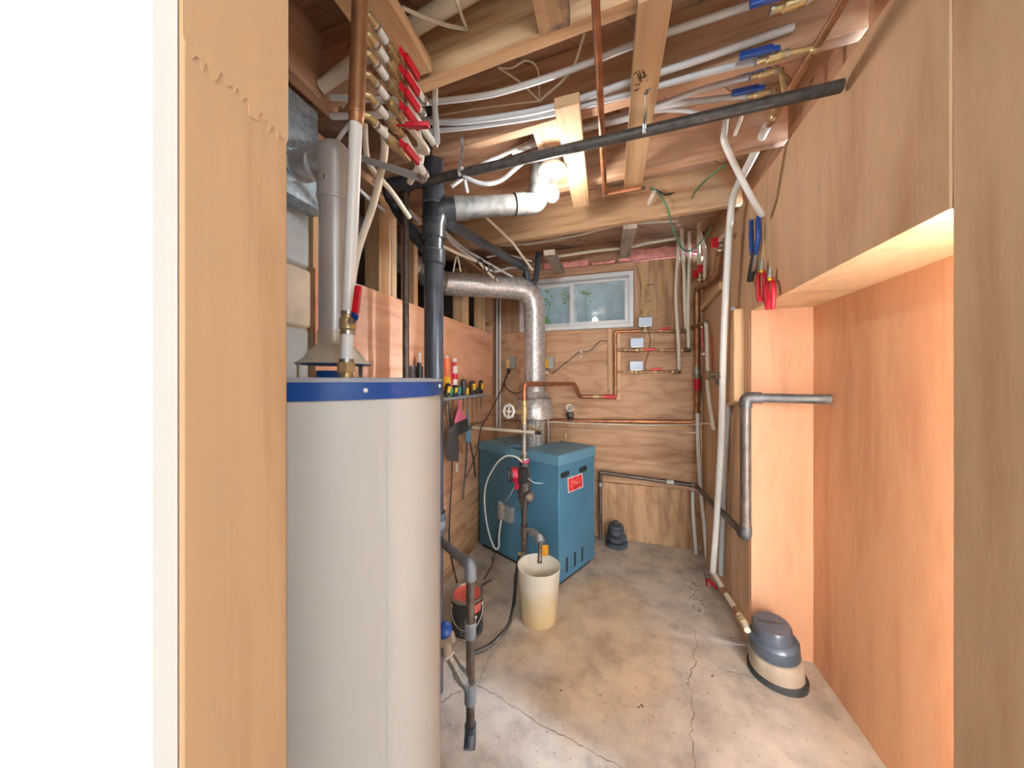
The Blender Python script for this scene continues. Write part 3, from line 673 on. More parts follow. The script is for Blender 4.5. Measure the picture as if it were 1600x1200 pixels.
s1_ = [oZ(1016, 138, 2.258), oZ(1009, 148, 2.25), oY(1009, 175, 1.18), oY(1007, 190, 1.176), IP(1006)+Vector((-.0, -.021, .0)), IP(1006)+Vector((0, -.012, -.019))]
strap(s1_, 'perforated steel strap hanging the iron pipe from the Hot board')
strap([oY(722, 212, 1.18), oY(722, 240, 1.18), IP(721)+Vector((0, -.021, .01)), IP(721)+Vector((0, -.012, -.019))], 'perforated steel strap near the left end of the iron pipe')

# copper line running away under the joists
cz = 2.24; cp = [oZ(930, -12, cz), oZ(940, 200, cz), oZ(945, 304, cz-.012), oZ(945, 304, cz-.012)+Vector((.16, .01, .01))]
cpt = thing('copper_line', 'straight copper pipe running back under the joists to an elbow', 'pipe', cp[2])
part('tube', MB().tube(fil([Vector((cp[0].x-.01, .3, cz+.01)), cp[0], cp[2], cp[3]], .02), .0105, 16), 'copper', cpt); part('elbow', MB().ball(cp[2], .0135, 12), 'iron_pipe', cpt)

# cold manifold with blue levers over the right wall
cm = thing('cold_water_manifold', 'brass manifold with blue-handled valves under the joists at the right', 'manifold', (.45, 1.15, 2.29))
XH = .535; part('header', MB().tube([(XH, .86, 2.283), (XH, 1.42, 2.283)], .011, 14), 'copper_old', cm)
for (px, py, Y) in ((1232, 8, .94), (1205, 90, 1.13), (1192, 115, 1.3), (1184, 147, 1.38)):
    p = oY(px, py, Y); d = Vector((1, 0, 0)); q = Vector((XH, Y, 2.283))
    lever_valve(cm, p, -d, (0, -1, .12), 'blue_grip', hl=.08, s=1.1)
    part('stub', MB().tube([p+d*.03, p+d*.05, q], .008, 10), 'brass', cm); part('tee', MB().ball(q, .015, 10), 'brass', cm)
    part('crimp_ring', MB().ring(p-d*.034, d, .0125, .007), 'steel', cm); part('crimp_ring', MB().ring(p+d*.036, d, .0115, .007), 'steel', cm)

# lampholder and bulb
lh = thing('bulb_lampholder', 'white porcelain lampholder with a lit round bulb under the joists', 'lamp', (BULB_P[0], BULB_P[1], 2.1))
bx, by = BULB_P[:2]
part('junction_box', MB().lathe([(0, 2.32), (.05, 2.32), (.05, 2.262), (0, 2.262)], (bx, by, 0), n=8), 'galv', lh)
part('holder', MB().lathe([(0, 2.262), (.058, 2.262), (.06, 2.252), (.054, 2.244), (.03, 2.238), (.024, 2.225), (.022, 2.21), (.018, 2.208)], (bx, by, 0), n=36), 'porcelain', lh)
part('socket', MB().lathe([(.015, 2.212), (.015, 2.19), (.012, 2.188)], (bx, by, 0), n=20), 'steel', lh)
bo = part('bulb', MB().lathe([(.012, 2.192), (.014, 2.185), (.024, 2.172), (.030, 2.153), (.028, 2.138), (.018, 2.125), (0, 2.121)], (bx, by, 0), n=24), 'bulb', lh, label='lit white bulb'); bo.visible_shadow = True
BULB.parent = lh; BULB.matrix_parent_inverse = Matrix.Translation(-lh.location)

# ================================================================ BLACK STACK AND BRANCHES
SX, SY, SR = -.753, 1.25, .0445
sk = thing('soil_stack', 'black plastic soil stack rising beside the water heater', 'pipe', (SX, SY, 0))
part('stack', MB().tube([(SX, SY, 0), (SX, SY, 2.53)], SR*.93, 28), 'abs', sk)
zz = lambda y: 1.35+(594-y)/510*1.42
for y0, y1 in ((322, 345), (356, 374), (394, 414), (800, 832)):
    part('coupling', MB().tube([(SX, SY, zz(y1)), (SX, SY, zz(y0))], SR*1.1, 28), 'abs', sk)
part('hub_edge', MB().ring((SX, SY, zz(322)), (0, 0, 1), SR*1.12, .004, 28), 'pvc_grey', sk); part('hub_edge', MB().ring((SX, SY, zz(394)), (0, 0, 1), SR*1.12, .003, 28), 'pvc_grey', sk)
part('hub_edge', MB().ring((SX, SY, zz(816)), (0, 0, 1), SR*1.16, .03, 28), 'pvc_grey', sk)
zb = 2.107
A_ = Vector((SX+.085, SY+.045, zb)); B_ = W(820, 319, 1.515); d = (B_-A_).normalized()
part('tee_neck', MB().tube(fil([(SX, SY, zb-.1), (SX+.012, SY+.008, zb-.02), A_-d*.02, A_+d*.02], .05), SR*1.05, 24), 'abs', sk)
part('tee_body', MB().tube([(SX, SY, zb-.08), (SX, SY, zb+.07)], SR*1.1, 28), 'abs', sk)
br = thing('branch_drain', 'scuffed grey drain pipe branching from the stack to a ceiling elbow', 'pipe', (SX+.1, SY+.04, 2.06))
part('pipe_run', MB().tube([A_, B_], .0455, 28), 'drain_grey', br)
part('hub', MB().tube([A_-d*.01, A_+d*.045], .0505, 28), 'drain_grey', br); part('hub', MB().tube([B_-d*.05, B_], .0505, 28), 'drain_grey', br)
part('elbow', MB().tube(fil([B_-d*.005, B_+d*.065, B_+d*.075+Vector((0, 0, .1)), B_+d*.08+Vector((0, 0, .42))], .075, 8), .047, 28), 'drain_grey', br)
part('band', MB().ring(B_-d*.052, d, .0475, .006, 28), 'slot', br)
# small black branch to the left of the stack
ab = thing('abs_branch', 'black plastic branch pipe bending down into the stack', 'pipe', W(640, 360, 1.5))
q = [W(668, 276, 1.36), W(640, 284, 1.38), W(606, 292, 1.42), W(618, 325, 1.5), W(664, 388, 1.47)]
part('tube', MB().tube(fil(q, .06), .026, 18), 'abs', ab); part('elbow', MB().tube(fil([q[1], q[2], q[2].lerp(q[3], .6)], .045), .031, 18), 'abs', ab)
part('coupling', MB().tube([q[3].lerp(q[4], .55), q[3].lerp(q[4], .8)], .031, 18), 'abs', ab); part('coupling', MB().tube([q[0], q[1].lerp(q[0], .2)], .033, 18), 'abs', ab)
# sloping drain to the trap beside the window
dr_ = thing('sloping_drain', 'black drain pipe sloping from the stack to a trap near the window', 'pipe', W(700, 350, 1.55))
a, b_ = W(690, 343, 1.5), W(820, 418, 2.55)
part('tube', MB().tube([a, b_], .026, 18), 'abs', dr_); d = (b_-a).normalized(); part('coupling', MB().tube([b_-d*.12, b_-d*.03], .031, 18), 'abs', dr_)
tp = fil([b_-d*.02, b_+d*.03, W(824, 440, 2.6), W(836, 444, 2.6), W(839, 425, 2.6), W(841, 395, 2.62)], .05)
part('trap', MB().tube(tp, .021, 16), 'abs', dr_); part('trap_nut', MB().ring(W(822, 430, 2.6), (0, 0, 1), .03, .02), 'black', dr_)
# services along the left top plate
for i, (pts, r, mt, lb) in enumerate([
    ([(692, 359), (720, 385), (752, 405), (785, 424), (800, 432)], .0085, 'pex_grey', 'pale pipe below the sloping black drain, upper of the bundle'),
    ([(692, 362), (712, 384), (745, 408), (772, 424), (800, 418), (835, 420)], .008, 'pex_grey', 'pale pipe curving out of the bundle towards the trap'),
    ([(690, 384), (715, 396), (746, 409)], .009, 'pex_cream', 'cream pipe end along the left top plate'),
    ([(750, 412), (765, 428), (778, 440)], .008, 'pex_cream', 'cream pipe length near the corner of the top plate'),
    ([(760, 402), (790, 398), (830, 408)], .007, 'pex_grey', 'short pale pipe above the bundle near the drain')]):
    ts = [1.7+.9*(x-690)/140 for x, _ in pts]
    pexrun('service_pipe', cr([W(x, y, t) for (x, y), t in zip(pts, ts)]), lb, r=r, mat=mt)
for i, (pts, lb) in enumerate([([(745, 412), (752, 405), (760, 425), (768, 415), (775, 440)], 'dark wire tangle beside the pale pipe bundle'), ([(720, 425), (714, 400), (708, 425)], 'thin dark wire in the opening behind the stack'),
    ([(612, 300), (640, 330), (656, 350)], 'grey cable along the top plate left of the stack')]):
    cable([W(x, y, 1.9 if x > 660 else 1.55) for x, y in pts], .004 if i < 2 else .008, ('wire_dark', 'wire_white', 'pex_grey')[i], lb)
# ================================================================ BOILER
BC = Vector((-.351, 2.104, 0)); E1 = Vector((.447, .894, 0)).normalized(); E2 = Vector((-E1.y, E1.x, 0)); BW, BD = .448, .79
def bp(a, b, z): return BC+E1*a+E2*b+Vector((0, 0, z))
def bbox(mb, a0, a1, b0, b1, z0, z1): return mb.ob(bp((a0+a1)/2, (b0+b1)/2, (z0+z1)/2), E1*(a1-a0)/2, E2*(b1-b0)/2, (0, 0, (z1-z0)/2))
bo_ = thing('boiler', 'blue steel gas boiler with a small red badge', 'boiler', bp(BW/2, BD/2, 0))
part('dark_gap_block', bbox(MB(), .02, BW-.02, .02, BD-.02, 0, .03), 'black', bo_)  # black block put in for the shaded gap under the cabinet
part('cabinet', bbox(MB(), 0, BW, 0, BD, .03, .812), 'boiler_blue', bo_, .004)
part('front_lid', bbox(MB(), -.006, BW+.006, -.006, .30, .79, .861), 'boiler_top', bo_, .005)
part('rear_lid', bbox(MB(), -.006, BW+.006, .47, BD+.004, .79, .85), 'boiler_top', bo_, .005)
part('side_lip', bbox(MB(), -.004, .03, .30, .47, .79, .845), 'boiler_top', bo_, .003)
FP = bp(.215, .385, 0)
part('flue_plate', bbox(MB(), .03, BW, .302, .468, .80, .822), 'galv_dark', bo_)
part('lid_hole', MB().lathe([(0, .0005), (.022, .0005), (.022, -.001)], bp(.12, .62, .8505), n=16), 'slot', bo_)
# the front face looks along -E2
def ff(px, py, off=.0008):
    d = ray(px, py); n = -E2; t = ((BC+n*off)-Vector((0, 0, H))).dot(n)/d.dot(n); return W(px, py, t)
def fpoly(name, pts, mat, off, parent=None, th=.0015):
    P = [ff(x, y, off) for x, y in pts]; n = len(P); mb = MB(); mb.add(P+[p+E2*th for p in P], [tuple(range(n))]+[(i, n+i, n+(i+1) % n, (i+1) % n) for i in range(n)])
    return part(name, mb, mat, parent or bo_)
def slot(c, ax, L, r, name):
    P = []
    ax = Vector(ax).normalized(); oth = (E1 if abs(ax.z) > .5 else Vector((0, 0, 1)))
    for k in range(16):
        a = 2*PI*k/16; u = math.cos(a)*r; v = math.sin(a)*r; P.append(c+ax*(u+(L/2-r)*(1 if u > 0 else -1))+oth*v)
    n = len(P); part(name, MB().add(P+[p+E2*.003 for p in P], [tuple(range(n))]+[(i, n+i, n+(i+1) % n, (i+1) % n) for i in range(n)]), 'slot', bo_)
    R = [p-E2*.0008 for p in P]; part('slot_edge', MB().tube(R[n//2:]+R[:1] if abs(ax.z) < .5 else R[3*n//4:]+R[:n//4], .0014, 5), 'boiler_top', bo_)
slot(ff(883, 741.5), E1, .105, .02, 'vent_slot'); slot(ff(911, 733.5), E1, .105, .02, 'vent_slot')
for x, y in ((885.5, 882), (898, 873.5), (909.5, 865.5)): slot(ff(x, y), (0, 0, 1), .108, .015, 'air_slot')
bd = fpoly('badge', [(887, 747), (910, 739), (911.5, 761), (888, 770.5)], 'white', .0012)
fpoly('badge_field', [(888.3, 748.6), (909, 741.3), (910.2, 759.8), (889.3, 768.5)], 'label_red', .0018, bd)
bl = lambda x, y: ff(870+x/20, 725+y/20, .0024)
def stroke(P, r, mat): part('emblem_line', MB().tube(cr([bl(x, y) for x, y in P], 4), r, 5), mat, bd)
c0 = [(590+145*math.cos(a)*.95+0, 590+210*math.sin(a)-35*math.cos(a)) for a in [2*PI*k/20 for k in range(21)]]
stroke(c0, .0018, 'label_pink')
for P in ([(490, 530), (520, 600), (535, 660), (490, 715)], [(480, 545), (520, 520), (550, 560)], [(640, 450), (590, 530), (545, 570), (600, 600), (660, 540), (620, 620), (590, 630), (690, 540)], [(550, 580), (640, 590), (690, 560)]): stroke(P, .0022, 'label_pink')
# draft diverter
dv_ = thing('draft_diverter', 'pale galvanised draft diverter drum standing on the boiler', 'flue', (FP.x, FP.y, .822))
part('neck', MB().tube([(FP.x, FP.y, .822), (FP.x, FP.y, 1.06)], .078, 28), 'galv', dv_)
part('drum', MB().lathe([(.078, 1.05), (.148, 1.06), (.15, 1.075), (.128, 1.21), (.083, 1.262), (.083, 1.29)], (FP.x, FP.y, 0), n=40), 'galv', dv_)
part('band', MB().lathe([(.1305, 1.205), (.1325, 1.212), (.128, 1.219)], (FP.x, FP.y, 0), n=40), 'steel', dv_)
for a in (-1.2, .6, 2.6): part('leg', MB().cyl((FP.x+.115*math.cos(a), FP.y+.115*math.sin(a), .822), (0, 0, 1), .008, .24), 'galv_pipe', dv_)
# flue
fz = 2.055
FT = [Vector((FP.x, FP.y, 1.28)), Vector((FP.x, FP.y, fz)), oX(694, 443, -1.16), oX(600, 391, -1.36), oX(540, 345, -1.55)]
fp = thing('boiler_flue', 'galvanised flue pipe bending over to the left wall opening', 'pipe', FT[0])
part('riser', MB().tube([FT[0], FT[1]-Vector((0, 0, .15))], .0825, 36), 'galv', fp)
path = fil(FT[:3], .17, 4); part('elbow', MB().tube(path[1:6], .0835, 36), 'galv', fp)
d1 = (FT[2]-FT[1]).normalized(); s0 = path[5]
part('run', MB().tube([s0, FT[2]], .0825, 36), 'galv', fp)
part('run', MB().tube([FT[2], FT[3], FT[4]], .0825, 30), 'galv_dark', fp)
for p in path[1:6]:
    i = path.index(p); dd = (path[i+1]-path[i-1]).normalized(); part('seam_ring', MB().ring(p, dd, .0848, .004, 36), 'steel', fp)
for k in (.16, .24): part('seam_ring', MB().ring(FT[2]-d1*k*.8, d1, .0845, .005, 36), 'hood', fp)
part('seam_ring', MB().ring(FT[2].lerp(FT[3], .45), FT[3]-FT[2], .086, .05, 30), 'iron', fp)
part('seam_ring', MB().ring((FP.x, FP.y, FT[1].z-.26), (0, 0, 1), .0842, .004, 36), 'steel', fp)

# ---- circulator riser in front of the boiler side
T1 = 2.2
def V(x, y, t=T1): return W(x, y, t)
RX = V(819, 700); RV = lambda y: Vector((RX.x, RX.y, V(819, y).z))
cu = thing('supply_riser', 'copper and brass supply riser in front of the boiler', 'pipe', RV(870))
E_ = [RV(668), RV(600), oY(897, 600, 2.62), oB(906, 620, .05), oB(958, 620, .05)]
part('copper_run', MB().tube(fil([RV(632)]+E_[1:], .035), .0175, 18), 'copper', cu)
part('copper_fitting', MB().ring(E_[3].lerp(E_[4], .5), (1, 0, 0), .0185, .05), 'brass', cu); part('tape_wrap', MB().tube([oB(945, 620, .05), oB(963, 620, .05)], .0185, 14), 'red_tape', cu)
gv = part('gate_valve', MB().tube([RV(662), RV(655), RV(654), RV(635), RV(634), RV(626)], [.018, .02, .026, .026, .02, .02], 12), 'brass', cu)
sd = Vector((-1, -.15, 0)).normalized(); hc = RV(643)+sd*.105
part('stem', MB().tube([RV(643), RV(643)+sd*.035, RV(643)+sd*.05, hc], [.02, .02, .013, .009], 12), 'brass', gv)
def handwheel(parent, c, ax, r, mat='white'):
    x, y, a = basis(ax); mb = MB(); n = 24
    mb.tube([c+(x*math.cos(2*PI*k/n)+y*math.sin(2*PI*k/n))*r*(1+.06*math.cos(8*2*PI*k/n)) for k in range(n+1)], r*.2, 7)
    for k in range(4): e_ = x*math.cos(PI*k/2)+y*math.sin(PI*k/2); mb.bar(c, c+e_*r, r*.22, r*.2, a)
    mb.ball(c, r*.3, 8); part('handwheel', mb, mat, parent)
handwheel(gv, hc, (-.35, -1, .1), .042)
part('union', MB().tube([RV(668), RV(666), RV(664), RV(680), RV(681), RV(690)], [.015, .02, .023, .023, .017, .017], 8), 'galv_pipe', cu)
part('pipe_nipple', MB().tube([RV(660), RV(716)], .0165, 16), 'galv_pipe', cu); part('nut', MB().ring(RV(694), (0, 0, 1), .022, .03, 8), 'galv_pipe', cu); part('nut', MB().ring(RV(707), (0, 0, 1), .025, .02, 8), 'galv_pipe', cu)
# circulator pump
pm = thing('circulator_pump', 'small red and black circulator pump on the boiler riser', 'pump', RV(790))
part('flange', MB().ring(RV(716), (0, 0, 1), .04, .016, 20), 'galv_pipe', pm); part('flange', MB().ring(RV(720), (0, 0, 1), .038, .014, 20), 'pump_red', pm)
part('volute', MB().tube([RV(722), RV(730), RV(745), RV(760), RV(775), RV(784), RV(792)], [.03, .034, .042, .046, .044, .034, .022], 20), 'cast', pm)
md = Vector((-.82, -.57, 0)).normalized(); mc = RV(740)
mo = part('motor', MB().tube([mc+md*.02, mc+md*.03, mc+md*.03, mc+md*.085, mc+md*.095], [.05, .052, .05, .05, .044], 24), 'pump_red', pm)
part('motor_face', MB().lathe([(.046, 0), (.046, .012), (.036, .016), (.034, .010), (0, .010)], mc+md*.092, md, 24), 'black', mo)
for k in range(8):
    x, y, _ = basis(md); a = 2*PI*k/8; e_ = x*math.cos(a)+y*math.sin(a); part('fin', MB().bar(mc+md*.104+e_*.012, mc+md*.104+e_*.03, .006, .006, md), 'box_grey', mo)
part('terminal_box', MB().ob(mc+Vector((.005, -.052, .004)), (.026, -.004, 0), (.004, .026, 0), (0, 0, .05)), 'black', pm, .004)
part('red_strip', MB().ob(mc+Vector((-.036, -.05, -.02)), (.012, 0, 0), (0, .02, 0), (0, 0, .07)), 'pump_red', pm, .004)
pf = RV(772)+Vector((.02, -.02, 0)); fd = Vector((.75, -.66, 0)).normalized()
part('side_port', MB().tube([pf-fd*.02, pf+fd*.03, pf+fd*.03, pf+fd*.042], [.03, .03, .036, .034], 16), 'cast', pm); part('port_cap', MB().lathe([(0, .006), (.02, .006), (.026, 0)], pf+fd*.041, fd, 6), 'galv_pipe', pm)
# lower riser, drain branch and tag
lr = thing('return_riser', 'brown iron return riser with a drain spout over the pail', 'pipe', RV(872))
part('tube', MB().tube([RV(788), RV(862)], .017, 16), 'cast', lr); part('tee', MB().tube([RV(818), RV(838)], .024, 12), 'cast', lr); part('coupling', MB().ring(RV(800), (0, 0, 1), .022, .03, 10), 'cast', lr); part('coupling', MB().ring(RV(846), (0, 0, 1), .021, .03, 10), 'iron_pipe', lr)
sp = [RV(828), V(828, 829, 2.1), V(843, 841, 1.95), V(844, 852, 1.92)]
part('branch', MB().tube(fil(sp[:3], .02), .0145, 14), 'galv_pipe', lr); part('relief_valve', MB().tube([V(829, 829, 2.09), V(832, 831, 2.05), V(841, 838, 1.98), V(843, 841, 1.95), V(845, 848, 1.92)], [.018, .023, .022, .026, .018], 12), 'box_grey', lr)
part('relief_lever', MB().bar(V(851, 840, 1.93), V(851, 855, 1.93), .006, .003, (0, -1, 0)), 'steel', lr)
part('spout', MB().tube([V(845, 846, 1.92), V(843, 880, 1.88)], .0125, 14), 'iron_pipe', lr)
part('paper_tag', MB().ob(V(852, 860, 1.87), (.019, -.006, .006), (0, 0, .031), (.0004, .0008, 0)), 'tag_orange', lr, label='orange paper tag')
bq = V(816, 860); ft = [RV(860), RV(868), V(810, 862, 2.12), V(812, 890, 2.1)]
part('hose_bib', MB().tube(fil([RV(858), RV(866), V(812, 866, 2.13)], .02), .014, 12), 'brass', lr)
# flexible white conduit and boxes on the boiler side
def side(px, py, off=.0):
    d = ray(px, py); n = -E1; t = ((BC+n*off)-Vector((0, 0, H))).dot(n)/d.dot(n); return W(px, py, t)
cd = [V(816, 722, 2.12), V(806, 714, 2.15), V(790, 713, 2.2), V(774, 727, 2.25), V(760, 755, 2.33), V(757, 785, 2.36), V(762, 825, 2.36), V(772, 855, 2.33), V(779, 855, 2.33), V(780, 835, 2.38), V(783, 812, 2.42)]
single('pump_cord', MB().tube(cr(cd), .0055, 8), 'white', 'white flexible cord looping from the pump down to the grey box', 'cord')
eb = thing('electrical_box', 'grey metal electrical box with plug on the boiler side', 'electrical box', side(790, 820, .02))
part('back_box', MB().ob(side(794, 803, .022), E2*.045, E1*.022, (0, 0, .055)), 'box_grey', eb, .006); part('plug', MB().ob(side(783, 800, .06), E2*.022, E1*.02, (0, 0, .05)), 'hub_beige', eb, .008)
part('plug_face', MB().ob(side(783, 805, .083), E2*.017, E1*.004, (0, 0, .03)), 'box_grey', eb, .003); part('conduit_clamp', MB().tube([side(780, 785, .05), side(786, 790, .05)], .014, 10), 'galv', eb)
cable([V(803, 762, 2.14), V(797, 774, 2.2), side(789, 785, .03)], .002, 'wire_white', 'thin twisted wire from the pump to the grey box')
cable([V(825, 747, 2.15), V(834, 754, 2.2), V(842, 755, 2.22), side(848, 755, .002)], .003, 'white', 'short white wire from the pump into the boiler side')
cable([side(778, 828, .03), V(776, 845, 2.4), V(772, 870, 2.4), W(768, 890, 2.35)], .003, 'wire_dark', 'dark wire hanging below the grey box')
# cream gas tube with brass fittings in front of the flue neck
gt = thing('cream_gas_tube', 'cream tube running level to a brass fitting above the boiler', 'pipe', V(737, 668, 2.5))
gA, gB = oL(737, 668, .03), V(838, 676, 2.12); part('tube', MB().tube([gA, gB], .011, 12), 'pex_cream', gt)
for k in (0, .03, .06): part('crimp_ring', MB().ring(gB+Vector((k*.5, -k*.1, 0)), gB-gA, .013, .008), 'cast', gt)
part('fitting', MB().ball(V(846, 676, 2.12), .014, 10).tube([V(824, 665, 2.2), V(846, 676, 2.12)], .010, 10), 'brass', gt)
part('wall_flange', MB().ring(gA, gB-gA, .02, .014), 'iron', gt)
cable([oL(737, 662, .02), oL(752, 660, .04), oB(768, 652, .06), oB(782, 656, .03), oB(812, 657, .02)], .008, 'copper_old', 'brass tube curving along the corner behind the boiler')
# relief drum vent cap at the back of the boiler
ac = thing('auto_vent', 'small brass automatic vent on a pipe stub behind the boiler lid', 'valve', bp(BW-.1, .45, .8)); q = W(884, 682, 2.62)
part('stub', MB().tube([q-Vector((0, 0, .1)), q], .008, 10), 'brass', ac); part('cap', MB().lathe([(0, .03), (.006, .028), (.022, .008), (.022, 0), (0, 0)], q, n=14), 'brass', ac)

# ================================================================ BACK WALL PLUMBING
rt = thing('return_line', 'long copper return pipe low across the back wall with a gate valve', 'pipe', oB(850, 660, .05))
o1 = .045; RP = [oB(848, 657, o1), oB(1088, 659.5, o1), oB(1089, 460, o1)]
part('copper_run', MB().tube(fil(RP[:2]+[oB(1089, 560, o1)], .04), .0175, 16), 'copper', rt)
up = [oB(1089, 570, o1), oB(1089, 452, o1), oR(1119, 433, .035), oR(1124, 392, .035)]
part('copper_riser', MB().tube(fil(up, .03), .0205, 16), 'copper_old', rt)
for y in (625, 645): part('coupling', MB().ring(oB(1089, y, o1), (0, 0, 1), .024, .02), 'copper_old', rt)
part('red_valve_tape', MB().tube([oB(1089, 592, o1), oB(1089, 610, o1)], .0235, 12), 'red', rt); part('valve', MB().tube([oB(1089, 572, o1), oB(1089, 578, o1), oB(1089, 586, o1), oB(1089, 592, o1)], [.022, .029, .029, .022], 10), 'galv_pipe', rt)
gq = oB(891, 655, o1); g2 = part('gate_valve', MB().tube([gq, gq+Vector((0, -.01, .03)), gq+Vector((0, -.01, .03)), gq+Vector((0, -.012, .055)), gq+Vector((0, -.014, .075))], [.026, .026, .034, .03, .014], 12), 'cast', rt)
handwheel(g2, gq+Vector((0, -.018, .10)), (0, -.8, .5), .032)
part('elbow', MB().ball(RP[0], .024, 12), 'copper_old', rt); part('drop', MB().tube([RP[0], RP[0]+Vector((0, 0, -.2))], .0175, 12), 'galv_pipe', rt)
pexrun('thin_gas_line', cr([oB(848, 659, .09), oB(900, 661, .05), oB(1000, 664, .03), oB(1080, 663, .03), oR(1108, 662, .03), oR(1113, 668, .03)]), 'thin pale tube below the copper return pipe', r=.0075, mat='pex_cream', fit=(-1,))
# zone manifold on its backing strips
zm = thing('zone_manifold', 'copper zone manifold with three motor valves on the back wall', 'manifold', oB(961, 622, .04))
for x in (953.5, 966.5): part('backing_strip', MB().box(oB(x-3.6, 550).x, oB(x+3.6, 550).x, YB-.02, YB-.001, oB(x, 626).z, oB(x, 514).z), 'fir_z', zm, .002)
zo = .05; part('header', MB().tube(fil([oB(958, 620, zo), oB(962, 620, zo), oB(961, 518, zo), oB(1000, 517, zo)], .03), .0135, 14), 'copper', zm)
def branch(y, x0, x1, bx, by, rx, ry, tail):
    part('branch', MB().tube([oB(x0, y, zo), oB(x1, y, zo)], .0095, 12), 'copper_old', zm)
    for k in (.12, .25, .62, .72, .8, .9): x = x0+(x1-x0)*k; part('coupling', MB().ring(oB(x, y, zo), (1, 0, 0), .0125, .018), 'brass' if k < .7 else 'copper_old', zm)
    v = part('valve_body', MB().ball(oB(bx, y, zo), .024, 12, (1.1, 1, .85)).cyl(oB(bx, y, zo), (0, 0, 1), .014, .04), 'brass', zm)
    c = oB(bx, by, zo+.01); part('actuator', MB().ob(c, (.052, 0, 0), (0, .03, 0), (0, 0, .035)), 'valve_box', v, .004)
    part('actuator_base', MB().ob(c-Vector((0, 0, .037)), (.045, 0, 0), (0, .026, 0), (0, 0, .004)), 'steel', v)
    part('lever', MB().bar(oB(rx-9, ry+1, zo+.035), oB(rx+9, ry-1, zo+.035), .014, .02, (0, 0, 1)), 'red_tape', zm, .006)
    part('pex_elbow', MB().ball(oB(x1, y, zo), .014, 10), 'iron_pipe', zm)
    for k in (0, .018, .036): part('black_ring', MB().ring(oB(x1-6, y, zo)-Vector((k*1.2, 0, 0)), (1, 0, 0), .0145, .006), 'black' if k != .018 else 'pex_cream', zm)
branch(517, 968, 1072, 1008, 503, 1040, 513, 0); branch(547, 964, 1076, 995, 535, 1016, 546, 0); branch(581, 964, 1061, 994, 571, 1026, 577, 0)
for nm, pts, lb in (('zone_pipe', [(1061, 578), (1060, 540), (1057, 490), (1056, 450), (1059, 400), (1060, 372)], 'cream pipe from the lowest zone valve up the back wall'),
                    ('zone_pipe', [(1072, 514), (1070, 480), (1069, 430), (1066, 390), (1065, 345)], 'cream pipe from the top zone valve up to the joist'),
                    ('zone_pipe', [(1076, 544), (1075, 500), (1076, 440), (1077, 400), (1077, 362)], 'cream pipe from the middle zone valve, nearest the copper riser')):
    pexrun(nm, cr([oB(x, y, .05 if i == 0 else .085) for i, (x, y) in enumerate(pts)]), lb, r=.0128, mat='pex_cream', fit=(0,))
for pts, lb in (([(1065, 350), (1020, 352), (985, 358), (940, 362), (880, 373), (820, 382)], 'white pipe running back along behind the far joist, upper one'), ([(1060, 372), (1010, 380), (980, 387), (930, 392), (865, 402)], 'white pipe running along the top of the back wall, lower one')):
    pexrun('zone_pipe', cr([oB(x, y, .16 if i < 9 else .1) for i, (x, y) in enumerate(pts)]), lb, r=.0125, mat='pex_cream', fit=(0,))
pexrun('zone_pipe', cr([oY(780, 384, 2.4), oY(830, 380, 2.4), oY(900, 368, 2.4), oY(970, 352, 2.4), oY(1060, 345, 2.4)]), 'white pipe just behind the far joist', r=.008, mat='pex_cream')
# two pale pipes with red tags from the ceiling to the copper riser
for (a, b_, c_, lb) in (((1083, 335), (1100, 385), (1101, 438), 'cream pipe with red tag leaning into the copper riser'), ((1092, 335), (1092, 400), (1094, 445), 'cream pipe with red tag, left of the leaning one'), ((1139, 365), (1126, 374), (1125, 400), 'cream elbow pipe with red tag at the wall corner')):
    t = thing('tagged_pipe', lb, 'pipe', oR(*c_, .05)); pts = [oR(*a, .05), oR(*b_, .05), oR(*c_, .038)]
    part('tube', MB().tube(cr(pts), .0125, 12), 'pex_cream', t); d = (pts[1]-pts[2]).normalized()
    for k in (.02, .05, .08): part('black_ring', MB().ring(pts[2]+d*k, d, .0138, .005), 'black', t)
    part('copper_tail', MB().tube([pts[2], pts[2]+d*.03], .0142, 12), 'copper_old', t)
    part('red_tag', MB().ob(pts[2]+d*.07+Vector((-.03, -.01, .01)), (.02, 0, 0), (0, .003, 0), (0, 0, .03)), 'red', t, .006)
